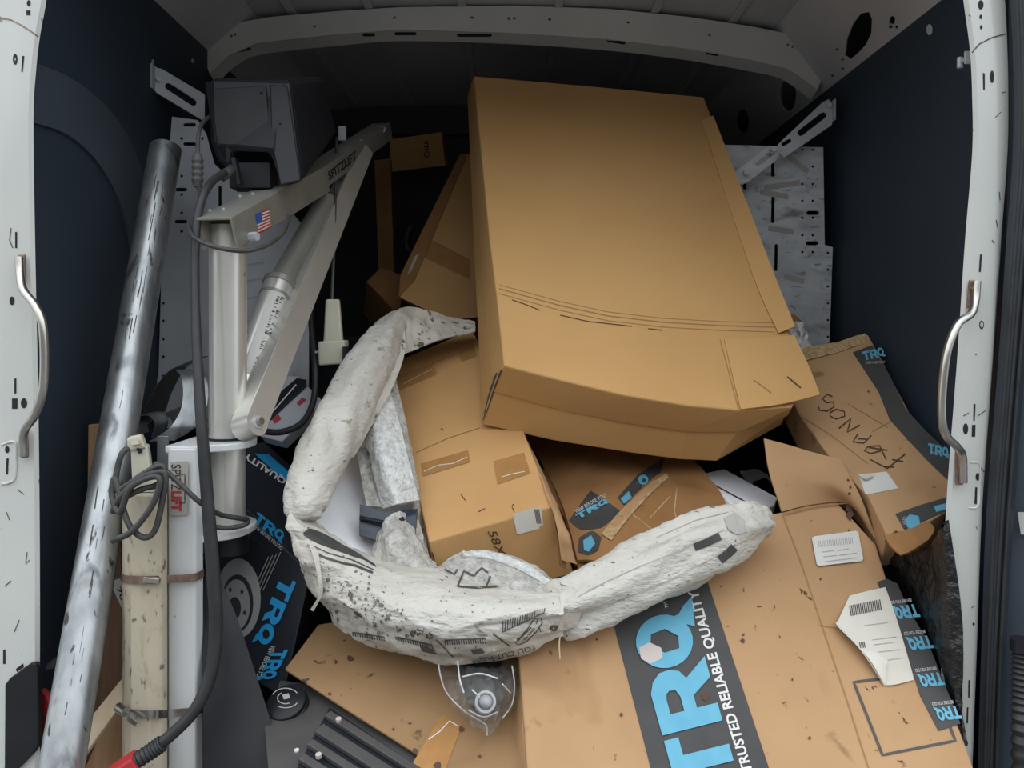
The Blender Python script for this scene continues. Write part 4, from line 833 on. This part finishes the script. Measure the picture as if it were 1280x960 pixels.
strokes('label_print', [[(1022 + i * 2.2, 678 - i * .24), (1023 + i * 2.2, 686 - i * .24)] for i in range(20)], .8, pt, M['lines'], lb, off=.0052)
strokes('label_print', [[(1026, 692), (1042, 690)], [(1046, 690), (1060, 688)], [(1028, 698), (1045, 696)], [(1048, 696), (1070, 693)], [(1030, 704), (1070, 699)]], 1.0, pt, M['lines'], lb, off=.0052)
tr_ = slab('printed_tape', [(1096, 728), (1108, 724), (1121, 730), (1135, 762), (1158, 800), (1200, 905), (1173, 914), (1150, 870), (1128, 800)], pt, .001, M['inkg'], tc, off=.0018, bev=0)
for (x, y) in ((1122, 758), (1139, 797), (1153, 843), (1174, 885)):
    trq((x + 22, y - 2), (x - 8, y + 1), (x + 28, y + 14), pt, M['blue'], tr_)
    text('tape_slogan', 'BEFORE YOU DO', (x + 16, y - 9), (x - 10, y - 6), (x + 17, y - 5), pt, M['wink'], tr_, off=.0026, bold=0)
en = sheet('envelope', [[pt(1061, 746, .004), pt(1080, 741, .004), pt(1106, 735, .003)], [pt(1046, 778, .012), pt(1085, 772, .006), pt(1118, 768, .003)], [pt(1043, 787, .016), pt(1092, 805, .008), pt(1130, 808, .003)], [pt(1070, 818, .02), pt(1098, 828, .012), pt(1139, 840, .003)], [pt(1104, 858, .004), pt(1118, 857, .004), pt(1141, 851, .003)]], M['env'], tc, th=.0012)
es = raysurf(en)
strokes('barcode', [[(1062 + i * 2.2, 757 - i * .45), (1064 + i * 2.2, 770 - i * .45)] for i in range(18)], 1.1, es, M['ink'], en, off=.0014)
strokes('barcode', [[(1057 + i * 1.9, 805 - i * .2), (1058.5 + i * 1.9, 812 - i * .2)] for i in range(13)], .9, es, M['ink'], en, off=.0014)
strokes('envelope_print', [[(1090, 800), (1120, 796)], [(1092, 806), (1116, 803)], [(1098, 815), (1125, 812)], [(1080, 782), (1110, 778)], [(1104, 826), (1128, 822)]], .7, es, M['lines'], en, off=.0014)
sheet('folded_corner', [[pt(1072, 818, .020), pt(1088, 825, .024), pt(1104, 832, .02)], [pt(1086, 836, .018), pt(1096, 838, .018), pt(1104, 842, .014)], [pt(1103, 857, .007), pt(1104, 857, .007), pt(1105, 857, .007)]], M['env'], en, th=.001)
strokes('printed_frame', [[(1105, 848), (1067, 853), (1103, 944), (1194, 926), (1187, 908)]], 3.6, pt, M['inks'], tc, off=.001)
sd = random.Random(5)
def blob(x, y, r): return [(x + r * sd.uniform(.6, 1.3) * math.cos(6.28 * i / 8), y + r * sd.uniform(.6, 1.5) * math.sin(6.28 * i / 8)) for i in range(8)]
for x, y, r in ((928, 801, 2.5), (929, 794, 1.8), (882, 870, 5), (1012, 923, 2), (1062, 645, 5), (1060, 636, 5), (1063, 628, 4), (776, 894, 2), (746, 800, 1.5), (990, 850, 1.2), (1105, 690, 3), (1080, 628, 2.5)):
    poly('dirt_fleck', [blob(x, y, r)], pt, M['dirt'], tc, off=.005 if y < 700 else .002)
for x, y, r in ((1060, 600, 2), (1063, 609, 2.2), (1062, 617, 2)): poly('dirt_fleck', [blob(x, y, r)], uf, M['dirt'], tc, off=.001)
sheet('left_side_flap', [[(655, 845, 1.30), (652, 900, 1.25), (660, 980, 1.19)], [(640, 880, 1.33), (640, 920, 1.29), (650, 990, 1.23)]], M['card_dirty'], tc, th=.004)
# black sheet between carton and right pillar
bs = sheet('black_plastic_sheet', [[(1096, 672, 1.56), (1150, 690, 1.42), (1176, 662, 1.318), (1186, 650, 1.312)], [(1112, 716, 1.52), (1155, 740, 1.39), (1180, 742, 1.312), (1200, 745, 1.298)], [(1149, 792, 1.46), (1168, 808, 1.36), (1184, 812, 1.306), (1204, 815, 1.29)], [(1177, 852, 1.40), (1184, 866, 1.33), (1191, 874, 1.298), (1202, 880, 1.285)], [(1203, 922, 1.33), (1204, 926, 1.30), (1205, 928, 1.28), (1206, 932, 1.265)]], M['blksheet'], th=.004, nu=49, nv=49, amp=.004, sc=30, label='crinkled glossy black plastic sheet beside the printed carton', cat='plastic sheet')

# --- cartons in the dark at the back
kc = thing('tilted_carton', 'tall kraft carton leaning in the dark beside the big carton', 'box', P(545, 400, 2.35))
pk_ = Plane((505, 370, 2.25), (592, 400, 2.25), (575, 195, 2.55))
slab('carton_body', [(576, 193), (600, 190), (610, 395), (560, 400), (500, 372), (505, 345)], pk_, .18, M['card'], kc, vec=Vector((.05, .16, -.05)))
slab('side_edge', [(575, 193), (584, 195), (518, 352), (498, 372), (500, 345)], pk_, .004, M['card_dark'], kc, off=.004)
poly('tape_strip', [[(540, 300), (588, 325), (588, 350), (530, 322)]], pk_, M['tape'], kc, off=.0012)
poly('paper_slip', [[(518, 322), (524, 318), (514, 340), (509, 345)]], pk_, M['pale'], kc, off=.006)
rc = thing('rear_carton', 'dim carton standing far back against the bulkhead', 'box', P(525, 215, 2.95))
hexa('carton_body', [(487, 174, 2.90), (552, 165, 2.92), (557, 207, 2.92), (489, 215, 2.90)], [(492, 178, 3.10), (556, 168, 3.10), (561, 207, 3.10), (494, 215, 3.10)], M['card'], rc)
text('stencil', 'TRQ', (528, 176), (530, 197), (535, 176), Plane((487, 174, 2.90), (552, 165, 2.92), (489, 215, 2.90)), M['pen'], rc, off=.002)
slab('upright_board', [(468, 200), (488, 198), (505, 754), (487, 754)], Plane((470, 200, 2.70), (490, 200, 2.70), (475, 345, 2.66)), .03, M['card_dark'], label='narrow brown board standing in the dark behind the crane', cat='board')
oc = thing('low_carton', 'small brown carton corner low in the dark behind the bag', 'box', P(478, 400, 2.5))
slab('carton_body', [(458, 352), (476, 334), (505, 345), (500, 388), (490, 385)], Plane((458, 352, 2.45), (505, 345, 2.5), (490, 385, 2.4)), .15, M['card_dark'], oc)
tube('dark_coil', [(516, 282, 2.55), (510, 290, 2.55), (508, 305, 2.55), (512, 315, 2.55)], .012, M['blk2'], label='dark rounded fitting half hidden behind the tilted carton', cat='fitting')
box('dark_filler', (-.60, P(0, 0, 2.42).y, .10), (-.34, P(0, 0, 2.60).y, 1.0), M['poster'], bev=.003, label='black filler block added to fill the dark behind the white wrap', cat='box')  # box added as hidden support, black to fill the dark region

# ================================================================== dark cartons and parts at lower left
kb = thing('disc_carton', 'black printed brake disc carton with blue TRQ lettering', 'box', P(300, 880, 1.45))
kA = [P(262, 560, 1.80), P(352, 560, 1.80), P(420, 640, 1.62), P(392, 716, 1.50), P(286, 622, 1.60)]
pA = Plane(P(286, 622, 1.60), P(392, 716, 1.50), P(352, 560, 1.80))
top = [pA(x, y) for x, y in ((262, 570), (330, 552), (430, 640), (388, 716), (286, 622))]
lowr = [pA(330, 552) + Vector((0, .05, -.3))]
pBk = Plane(P(286, 622, 1.60), P(392, 716, 1.50), P(330, 880, 1.45))
bot = [pBk(x, y) for x, y in ((235, 800), (354, 872))]
base = [top[0] + Vector((-.06, .02, -.32)), top[1] + Vector((-.06, .02, -.32)), top[2] + Vector((-.06, .02, -.30)), bot[1], bot[0]]
kbo = hexa('carton_body', top, base, M['poster'], kb, bev=.002)
ks = raysurf(kbo)
poly('blue_stripe', [[(318, 567), (336, 568), (372, 600), (364, 608)]], ks, M['bluev'], kb, off=.0012)
text('top_slogan', 'E, QUALITY', (371, 606), (308, 564), (366, 614), ks, M['wink'], kb, off=.0014, bold=.03)
tpk = poly('printed_tape', [[(300, 632), (312, 640), (366, 682), (372, 700), (340, 690), (300, 662)]], ks, M['posterb'], kb, off=.001)
trq((316, 652), (352, 680), (322, 640), ks, M['bluev'], kb)
text('tape_slogan', 'VIEW BEFORE YOU DO', (316, 658), (352, 688), (318, 654), ks, M['wink'], kb, off=.0018, bold=0)
kf = lambda x, y, f=0: pBk(x, y, f + .002)
dk = poly('disc_picture', [circ(299, 748, 28, 28, 50)], kf, M['rotor'], kb, off=.0010)
poly('disc_hat', [circ(298, 754, 20, 24, 36)], kf, M['rotord'], kb, off=.0016); poly('disc_face', [circ(297, 756, 17, 24, 32)], kf, M['rotor'], kb, off=.0020)
poly('disc_bore', [circ(295, 760, 8, 16, 14)], kf, M['rotord'], kb, off=.0024)
for i in range(5):
    a = 6.283 * i / 5 + .4; poly('stud_hole', [circ(296 + 12.5 * math.cos(a), 757 + 23 * math.sin(a), 2, 8, 3)], kf, M['rotord'], kb, off=.0026)
trq((354, 718), (318, 802), (372, 728), kf, M['bluev'], kb)
for k in range(4): strokes('fine_print', [[(352 - k * 5, 690 + k * 2), (330 - k * 5, 738 + k * 2)]], .8, kf, M['lines'], kb, off=.0014)
trq((342, 812), (324, 850), (362, 812), kf, M['bluev'], kb)
text('side_slogan', 'VIEW BEFORE YOU', (340, 806), (320, 848), (346, 808), kf, M['wink'], kb, off=.0018, bold=0)
# carton with red arrows further back
ar = thing('arrow_carton', 'grey carton with red arrow marks behind the crane strut', 'box', P(360, 545, 1.85))
pa_ = Plane((330, 540, 1.72), (402, 495, 1.75), (365, 455, 1.83))
slab('carton_body', [(325, 545), (320, 500), (345, 470), (372, 470), (404, 502), (352, 552)], pa_, .03, M['zinc2'], ar)
slab('black_strap', [(318, 520), (372, 474), (384, 476), (384, 484), (330, 534)], pa_, .004, M['blk'], ar, off=.006)
strokes('strap_glint', [[(334, 527), (372, 483)]], 1.6, pa_, M['gwhite'], ar, off=.0075)
for q in ([(342, 486), (350, 490), (342, 500), (336, 494)], [(371, 504), (378, 497), (384, 500), (374, 508)], [(340, 524), (348, 518), (352, 524), (344, 530)]): poly('red_arrow', [q], pa_, M['redi'], ar, off=.0012)
sheet('metal_clip', [[(366, 466, 1.85), (372, 474, 1.83), (378, 478, 1.83)], [(368, 464, 1.86), (374, 472, 1.84), (380, 475, 1.84)]], M['zinc2'], ar, th=.002)
# black sheet in the foreground
sheet('black_flap', [[(258, 690, 1.42), (263, 698, 1.42), (268, 708, 1.42)], [(254, 780, 1.38), (275, 775, 1.38), (296, 772, 1.39)], [(254, 880, 1.34), (295, 880, 1.34), (330, 875, 1.35)], [(254, 1010, 1.30), (310, 1010, 1.28), (374, 1010, 1.28)]], M['blk2'], th=.005, nu=17, nv=25, label='dull black plastic splash guard standing beside the white mast', cat='guard')
# round cap
rc_ = thing('round_cap', 'round black screw cap lying on charcoal plastic tray', 'cap', P(360, 905, 1.37))
ca, cb_ = P(356, 872, 1.36), P(362, 900, 1.385)
cdir = Vector((-.10, -.50, .86)).normalized(); cc = P(357, 876, 1.37)
tube('cap_body', [cc - cdir * .032, cc - cdir * .028, cc - cdir * .012, cc - cdir * .010, cc - cdir * .002, cc], [.034, .0365, .0365, .034, .034, .031], M['blk'], rc_, n=36, straight=True)
pcap = Plane(cc, cc + cdir.orthogonal(), cc + cdir.cross(cdir.orthogonal()))
for r0, a0, a1 in ((17, 200, 330), (17, 30, 120), (10, 60, 240)): strokes('cap_lettering', [[(357 + r0 * math.cos(math.radians(a0 + (a1 - a0) * i / 10)), 873 + r0 * .72 * math.sin(math.radians(a0 + (a1 - a0) * i / 10))) for i in range(11)]], 1.2, pcap, M['lines'], rc_, off=.0012)
poly('cap_emblem', [[(353, 869), (361, 867), (363, 873), (355, 875)]], pcap, M['lines'], rc_, off=.0012)
# ribbed charcoal tray
ty = thing('ribbed_tray', 'charcoal ribbed plastic tray at the bottom edge', 'tray', P(430, 1000, 1.25))
pty = Plane((350, 950, 1.26), (520, 960, 1.24), (420, 860, 1.42))
slab('tray_base', [(330, 905), (350, 850), (400, 855), (560, 965), (560, 1010), (340, 1010)], pty, .02, M['grey'], ty)
slab('recess_floor', [(412, 885), (424, 893), (540, 970), (520, 1010), (360, 1010), (372, 958)], pty, .001, M['poster'], ty, off=.0006, bev=0)
for k in range(5):
    x0, y0 = 410 - k * 11, 897 + k * 18
    a_, b2 = pty(x0, y0, .006), pty(x0 + 150, y0 + 97, .006)
    bar('rib', a_, b2, .014 if k != 1 else .02, .010, M['grey'], ty, up=pty.n, bev=.002)
for x, y in ((424, 908), (399, 953)): cyl('tray_clip', pty(x, y, .010), pty(x, y, .016), .005, M['pale'], ty, n=8)
cyl('tray_screw', pty(371, 939, 0), pty(371, 939, .003), .004, M['gwhite'], ty, n=10)
# flat cardboard panel
fp_ = thing('flat_cardboard', 'stained flat cardboard panel sloping under the wrapped bumper', 'cardboard', P(560, 1000, 1.2))
pfc = Plane((362, 838, 1.42), (560, 965, 1.22), (600, 810, 1.44))
slab('panel', [(356, 836), (398, 780), (480, 770), (640, 790), (700, 850), (690, 1010), (622, 1010), (530, 948), (420, 878)], pfc, .006, M['card_shaded'], fp_)
poly('tape_strip', [[(553, 893), (578, 906), (556, 965), (545, 975), (515, 956)]], pfc, M['tape'], fp_, off=.001)
strokes('tape_crease', [[(536, 925), (550, 915), (562, 902), (572, 908)]], 1.4, pfc, M['wink'], fp_, off=.0016)
for x, y, r in ((438, 824, 4), (519, 939, 3), (547, 957, 5), (577, 912, 4), (492, 912, 1.5), (600, 946, 2), (412, 868, 2), (450, 900, 1.3)): poly('dirt_fleck', [blob(x, y, r)], pfc, M['dirt'], fp_, off=.0016)
M['film_glint'] = mat('film_crease_highlight', (.55, .55, .53), rough=.15, coat=.6)
# part in a clear bag
pb_ = thing('bagged_part', 'dark ball joint sealed in a crinkled clear plastic bag', 'car part', P(600, 920, 1.26))
tube('part_housing', [(598, 822, 1.42), (602, 842, 1.36), (606, 870, 1.30), (610, 892, 1.28)], [.040, .038, .030, .016], M['blk2'], pb_, n=20)
b0, b1 = P(606, 879, 1.262), P(607, 877, 1.243)
cyl('ball_seat', b0, b1, .0165, M['zinc'], pb_, n=24)
cyl('seat_recess', b1, b1 + (b1 - b0) * .05, .0125, M['inks'], pb_, n=24)
tube('ball_stud', [b1, b1 + (b1 - b0) * .3, b1 + (b1 - b0) * .45], [.010, .008, .003], M['zinc2'], pb_, n=16, straight=True)
sheet('clear_bag', [[(542, 822, 1.42), (575, 824, 1.40), (615, 824, 1.39), (648, 820, 1.40)], [(548, 842, 1.36), (580, 844, 1.30), (618, 844, 1.29), (648, 848, 1.33)], [(558, 866, 1.31), (585, 875, 1.235), (618, 878, 1.23), (642, 880, 1.29)], [(580, 893, 1.28), (594, 900, 1.245), (612, 902, 1.245), (626, 898, 1.27)], [(606, 920, 1.26), (608, 918, 1.255), (610, 918, 1.255), (612, 916, 1.26)]], M['film'], pb_, th=.0006, nu=45, nv=45, amp=.010, sc=48)

for q in ([(548, 830, 1.31), (552, 850, 1.30), (560, 868, 1.295), (582, 890, 1.27), (606, 905, 1.25), (609, 919, 1.25)], [(572, 826, 1.28), (575, 850, 1.25), (580, 866, 1.24)], [(640, 832, 1.30), (643, 856, 1.295), (640, 880, 1.285), (628, 898, 1.265)], [(590, 862, 1.235), (600, 872, 1.23)], [(628, 855, 1.25), (638, 866, 1.27)], [(578, 846, 1.245), (600, 842, 1.235), (622, 848, 1.24)], [(586, 888, 1.25), (604, 896, 1.24), (622, 890, 1.25)]):
    tube('bag_crease_highlight', q, .0013, M['film_glint'], pb_, n=6)  # opaque pale tubes along the film creases stand in for their highlights
# ================================================================== bumper wrapped in white foam
M['grime'] = mat('grey_grime', (.12, .105, .09), rough=.9, col2=(.22, .20, .17), vs=60)
bw = thing('wrapped_bumper', 'curved car bumper wrapped in grubby white printed foam', 'bumper', P(560, 830, 1.3))
R2 = lambda px, D: px * D / F
la = [(520, 400, 1.96, 12), (502, 400, 1.92, 14), (484, 420, 1.84, 21), (463, 454, 1.73, 28), (438, 502, 1.62, 31), (411, 553, 1.52, 33), (392, 600, 1.45, 31), (382, 632, 1.41, 26), (384, 650, 1.40, 16)]
arm = tube('left_arm_wrap', [q[:3] for q in la], [R2(q[3], q[2]) for q in la], M['foam'], bw, n=48, seg=150, amp=.003, sc=34, fold=.0045, seed=2)
sheet('rear_fold', [[(494, 390, 1.88), (510, 383, 1.90), (545, 391, 1.95), (594, 402, 1.98)], [(502, 408, 1.86), (516, 404, 1.88), (550, 408, 1.92), (594, 408, 1.96)], [(500, 444, 1.82), (520, 436, 1.85), (550, 424, 1.89), (594, 414, 1.94)]], M['foam_dirty'], bw, th=.004, nu=37, nv=17, amp=.006, sc=30)
# front wrap: a fat roll seen from above, closed at the back
fr = [[(386, 646, 1.46), (426, 676, 1.50), (486, 706, 1.50), (560, 716, 1.47), (630, 738, 1.41), (704, 742, 1.36)],
      [(374, 636, 1.41), (416, 668, 1.44), (482, 704, 1.43), (556, 714, 1.40), (630, 736, 1.36), (704, 740, 1.34)],
      [(362, 642, 1.37), (402, 680, 1.36), (470, 722, 1.34), (552, 742, 1.30), (628, 752, 1.28), (705, 752, 1.285)],
      [(358, 655, 1.36), (385, 705, 1.34), (446, 752, 1.31), (542, 778, 1.26), (628, 782, 1.245), (705, 770, 1.265)],
      [(364, 668, 1.38), (386, 730, 1.36), (435, 782, 1.34), (540, 812, 1.29), (630, 810, 1.275), (705, 786, 1.29)],
      [(372, 676, 1.41), (398, 746, 1.40), (450, 797, 1.39), (545, 829, 1.345), (632, 824, 1.315), (704, 793, 1.30)],
      [(386, 668, 1.46), (420, 730, 1.46), (470, 780, 1.46), (560, 806, 1.43), (635, 800, 1.37), (704, 780, 1.335)]]
front = sheet('front_wrap', fr, M['foam'], bw, th=.003, nu=120, nv=80, amp=.007, sc=17, seed=4, aniso=(.4, 1, 1.9), ridge=(.006, 4.5))
ra = [(698, 764, 1.345, 30), (725, 750, 1.33, 34), (775, 728, 1.35, 38), (850, 698, 1.39, 38), (900, 672, 1.42, 37), (930, 658, 1.44, 29), (950, 654, 1.455, 18), (963, 654, 1.465, 9)]
rarm = tube('right_arm_wrap', [q[:3] for q in ra], [R2(q[3], q[2]) for q in ra], M['foam'], bw, n=40, seg=110, amp=.006, sc=20, fold=.012, seed=6)
sheet('tied_fold', [[(700, 742, 1.30), (712, 735, 1.30), (722, 738, 1.305)], [(701, 765, 1.28), (716, 762, 1.285), (728, 757, 1.29)], [(702, 790, 1.295), (712, 786, 1.295), (722, 782, 1.30)]], M['foam_dirty'], bw, th=.004, amp=.003, sc=30, nu=17, nv=17)
# bubble film collar rising behind the front wrap
sheet('bubble_collar', [[(540, 712, 1.42), (578, 690, 1.45), (620, 690, 1.45), (668, 706, 1.43), (704, 738, 1.39)], [(545, 716, 1.40), (582, 702, 1.42), (625, 706, 1.42), (664, 722, 1.40), (704, 742, 1.37)], [(552, 738, 1.36), (590, 742, 1.36), (630, 750, 1.36), (665, 756, 1.35), (704, 760, 1.34)]], M['bubble'], bw, th=.004, nu=49, nv=25, amp=.003, sc=60)
sheet('bubble_collar_rim', [[(578, 688, 1.44), (615, 690, 1.44), (660, 706, 1.42), (700, 736, 1.38)], [(580, 694, 1.425), (615, 699, 1.425), (657, 716, 1.405), (700, 742, 1.37)]], M['bubble_w'], bw, th=.006, nu=41, nv=7, amp=.002, sc=80)
rfs = raysurf(bpy.data.objects['rear_fold'])
poly('dark_hexagon', [[(500, 430), (508, 422), (520, 422), (524, 428), (514, 434), (504, 437)]], rfs, M['inkg'], bw, off=.004)
sheet('arm_seam_fold', [[(499, 398, 1.88), (505, 402, 1.87)], [(492, 440, 1.78), (506, 440, 1.79)], [(476, 482, 1.68), (490, 486, 1.69)], [(456, 520, 1.60), (466, 530, 1.61)], [(436, 560, 1.53), (442, 572, 1.54)]], M['foam_dirty'], bw, th=.008, nu=7, nv=41, amp=.004, sc=30)
# inside of the wrap
sheet('inner_liner', [[(420, 520, 1.66), (450, 540, 1.74), (500, 560, 1.80)], [(400, 590, 1.56), (440, 600, 1.64), (515, 610, 1.68)], [(395, 640, 1.50), (450, 655, 1.56), (530, 660, 1.60)], [(400, 670, 1.48), (470, 700, 1.50), (540, 720, 1.52)]], M['liner'], bw, th=.003, nu=33, nv=33, amp=.003, sc=16)
sheet('bubble_strip', [[(452, 490, 1.70), (468, 482, 1.70), (484, 478, 1.72)], [(456, 540, 1.63), (472, 536, 1.61), (500, 530, 1.64)], [(466, 590, 1.58), (482, 588, 1.55), (512, 580, 1.58)], [(478, 636, 1.54), (498, 630, 1.52), (524, 625, 1.55)]], M['bubble_w'], bw, th=.01, nu=25, nv=49, amp=.003, sc=70)
sheet('bubble_strip', [[(478, 470, 1.76), (494, 470, 1.76)], [(496, 530, 1.66), (510, 540, 1.67)], [(510, 590, 1.60), (522, 600, 1.61)], [(520, 640, 1.56), (530, 660, 1.57)]], M['bubble'], bw, th=.006, nu=13, nv=41, amp=.004, sc=60)
sheet('bubble_patch', [[(446, 560, 1.63), (474, 560, 1.63)], [(452, 600, 1.585), (484, 610, 1.58)], [(458, 632, 1.545), (484, 634, 1.54)]], M['bubble'], bw, th=.003, nu=17, nv=21, amp=.003, sc=60)
sheet('bumper_skin', [[(450, 630, 1.535), (480, 640, 1.53), (502, 638, 1.53), (522, 636, 1.53)], [(449, 655, 1.515), (480, 662, 1.51), (500, 655, 1.51), (520, 648, 1.51)], [(449, 668, 1.50), (478, 678, 1.495), (500, 690, 1.49), (520, 700, 1.48)]], M['posterb'], bw, th=.006, nu=25, nv=21)
tube('bumper_ridge', [(450, 647, 1.515), (470, 651, 1.51), (490, 654, 1.505), (505, 648, 1.505)], .004, M['blk'], bw, n=8)
sheet('foam_wedge', [[(470, 668, 1.50), (484, 648, 1.50), (500, 640, 1.52), (524, 650, 1.53)], [(466, 690, 1.47), (490, 680, 1.455), (515, 678, 1.47), (536, 690, 1.49)], [(470, 712, 1.45), (500, 712, 1.44), (525, 712, 1.44), (550, 716, 1.45)]], M['bubble'], bw, th=.01, nu=33, nv=25, amp=.005, sc=40)
# print on the foam
fs_ = raysurf(front, arm, rarm)
tapebit('black_stripe', ([(379, 666), (388, 661), (408, 669), (430, 682), (448, 692), (468, 706)], [(380, 669), (395, 678), (416, 686), (438, 694), (455, 700), (470, 709)]), bw, surf=fs_, off=.0022)
strokes('thin_stripe', [[(388, 688), (406, 697), (428, 704), (444, 707), (466, 716)]], 2.6, fs_, M['inks'], bw, off=.002, step=3)
strokes('thin_stripe', [[(386, 680), (412, 692), (440, 700), (468, 713)]], 1.1, fs_, M['inks'], bw, off=.002, step=3)
for n_, (x0, y0, x1, y1, hh, cnt) in enumerate([(628, 790, 680, 766, 14, 18), (556, 800, 606, 798, -6, 18), (498, 796, 540, 806, -5, 15), (441, 790, 480, 796, -5, 14)]):
    l = []
    for i in range(cnt):
        u = i / (cnt - 1); x, y = x0 + (x1 - x0) * u, y0 + (y1 - y0) * u; h = hh * (1 - .6 * u) if n_ == 0 else hh
        l.append([(x, y), (x + 1, y - h)])
    o = strokes('hatched_mark', l, 1.3, fs_, M['inks'], bw, off=.0016, step=4)
    if o: o['kind'] = 'stuff'
    strokes('hatch_baseline', [[(x0, y0), (x1, y1)]], 1.2, fs_, M['inks'], bw, off=.0016, step=4)
strokes('bumper_pictogram', [[(648, 800), (660, 785), (668, 773), (676, 772), (678, 778), (670, 790), (658, 802), (648, 806), (644, 803), (648, 800)], [(652, 796), (664, 784)], [(655, 800), (668, 786)], [(672, 774), (670, 780)], [(674, 784), (676, 790)]], 1.2, fs_, M['inks'], bw, off=.0016, step=3)
strokes('slash_mark', [[(616, 792), (638, 808)]], 1.6, fs_, M['inks'], bw, off=.0016, step=4)
strokes('slash_mark', [[(546, 800), (567, 822)]], 1.4, fs_, M['inks'], bw, off=.0016, step=4)
poly('round_emblem', [[circ(692, 785, 5, 12, 4), circ(692, 785, 1.6, 6)]], fs_, M['inks'], bw, off=.0016)
text('foam_lettering', 'YOU CUT HERE', (670, 806), (590, 826), (672, 812), fs_, M['inks'], bw, off=.0016, bold=0)
for q in ([(524, 806), (544, 812), (546, 818), (528, 814)], [(588, 812), (602, 810), (606, 816), (592, 818)]): poly('black_mark', [q], fs_, M['inks'], bw, off=.002)
for x, y, r in ((522, 790, 4), (537, 795, 4)):
    l = []
    for k in range(3): a = 2.09 * k + .3; l.append([(x + r * math.cos(a), y + r * math.sin(a)), (x + r * math.cos(a + 1.4), y + r * math.sin(a + 1.4))])
    o = strokes('recycle_mark', l, 2, fs_, M['inks'], bw, off=.0016, step=2)
    if o: o['kind'] = 'stuff'
strokes('large_letter', [[(572, 733), (580, 714), (592, 720), (602, 710), (610, 716)], [(572, 733), (596, 735), (622, 733)], [(608, 733), (613, 720)], [(556, 712), (568, 718), (572, 712)]], 2.4, raysurf(front, bpy.data.objects['bubble_collar']), M['inks'], bw, off=.002, step=4)
il = raysurf(bpy.data.objects['inner_liner'], bpy.data.objects['bubble_patch'])
strokes('large_letter', [[(418, 562), (428, 548), (434, 560), (436, 572), (430, 580), (414, 578), (424, 584)]], 1.6, il, M['ink'], bw, off=.002, step=3)
strokes('dark_patch', [{'w': 10, 'p': [(868, 684), (884, 678), (900, 670)]}], 8, fs_, M['inkg'], bw, off=.0016, step=3)
strokes('dark_patch', [{'w': 11, 'p': [(900, 700), (912, 690), (918, 684)]}], 8, fs_, M['inkg'], bw, off=.0016, step=3)
for q in ([(735, 738), (790, 712), (850, 688), (905, 662)], [(760, 756), (830, 728), (890, 698), (930, 676)], [(722, 746), (760, 726), (800, 708)], [(820, 672), (870, 650), (910, 640)], [(800, 742), (860, 716)]): strokes('crease_line', [q], .8, fs_, M['lines'], bw, off=.0014, step=4)
tapebit('tape_scrap', ([(905, 648), (918, 642), (930, 650)], [(910, 662), (922, 668), (934, 664)]), bw, surf=fs_, m=M['lines'], off=.003)
sp = random.Random(9)
l = []
for k in range(240):
    x = sp.gauss(455, 48); y = 722 + (x - 400) * .50 + sp.gauss(8, 17)
    if 392 < x < 590 and y < 812: l.append(blob(x, y, abs(sp.gauss(0, .9)) + .35))
for k in range(80):
    x = sp.uniform(385, 930); l.append(blob(x, 700 + sp.uniform(-60, 110), sp.uniform(.4, 1.2)))
o = poly('dirt_specks', l, fs_, M['grime'], bw, off=.0016)
if o: o['kind'] = 'stuff'
# the underside of the front wrap is grubbier
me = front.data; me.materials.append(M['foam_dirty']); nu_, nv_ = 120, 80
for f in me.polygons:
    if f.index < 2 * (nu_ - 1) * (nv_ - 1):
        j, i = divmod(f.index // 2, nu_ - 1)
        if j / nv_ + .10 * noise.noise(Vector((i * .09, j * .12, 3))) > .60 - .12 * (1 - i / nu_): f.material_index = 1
tube('loose_thread', [(700, 792, 1.30), (699, 806, 1.29), (700, 824, 1.28)], .0012, M['wood_p'], bw, n=6)
sheet('torn_strip', [[(384, 672, 1.345), (398, 690, 1.34)], [(396, 715, 1.33), (402, 722, 1.33)], [(398, 745, 1.33), (403, 742, 1.33)], [(388, 762, 1.34), (392, 764, 1.34)]], M['foam_dirty'], bw, th=.002)
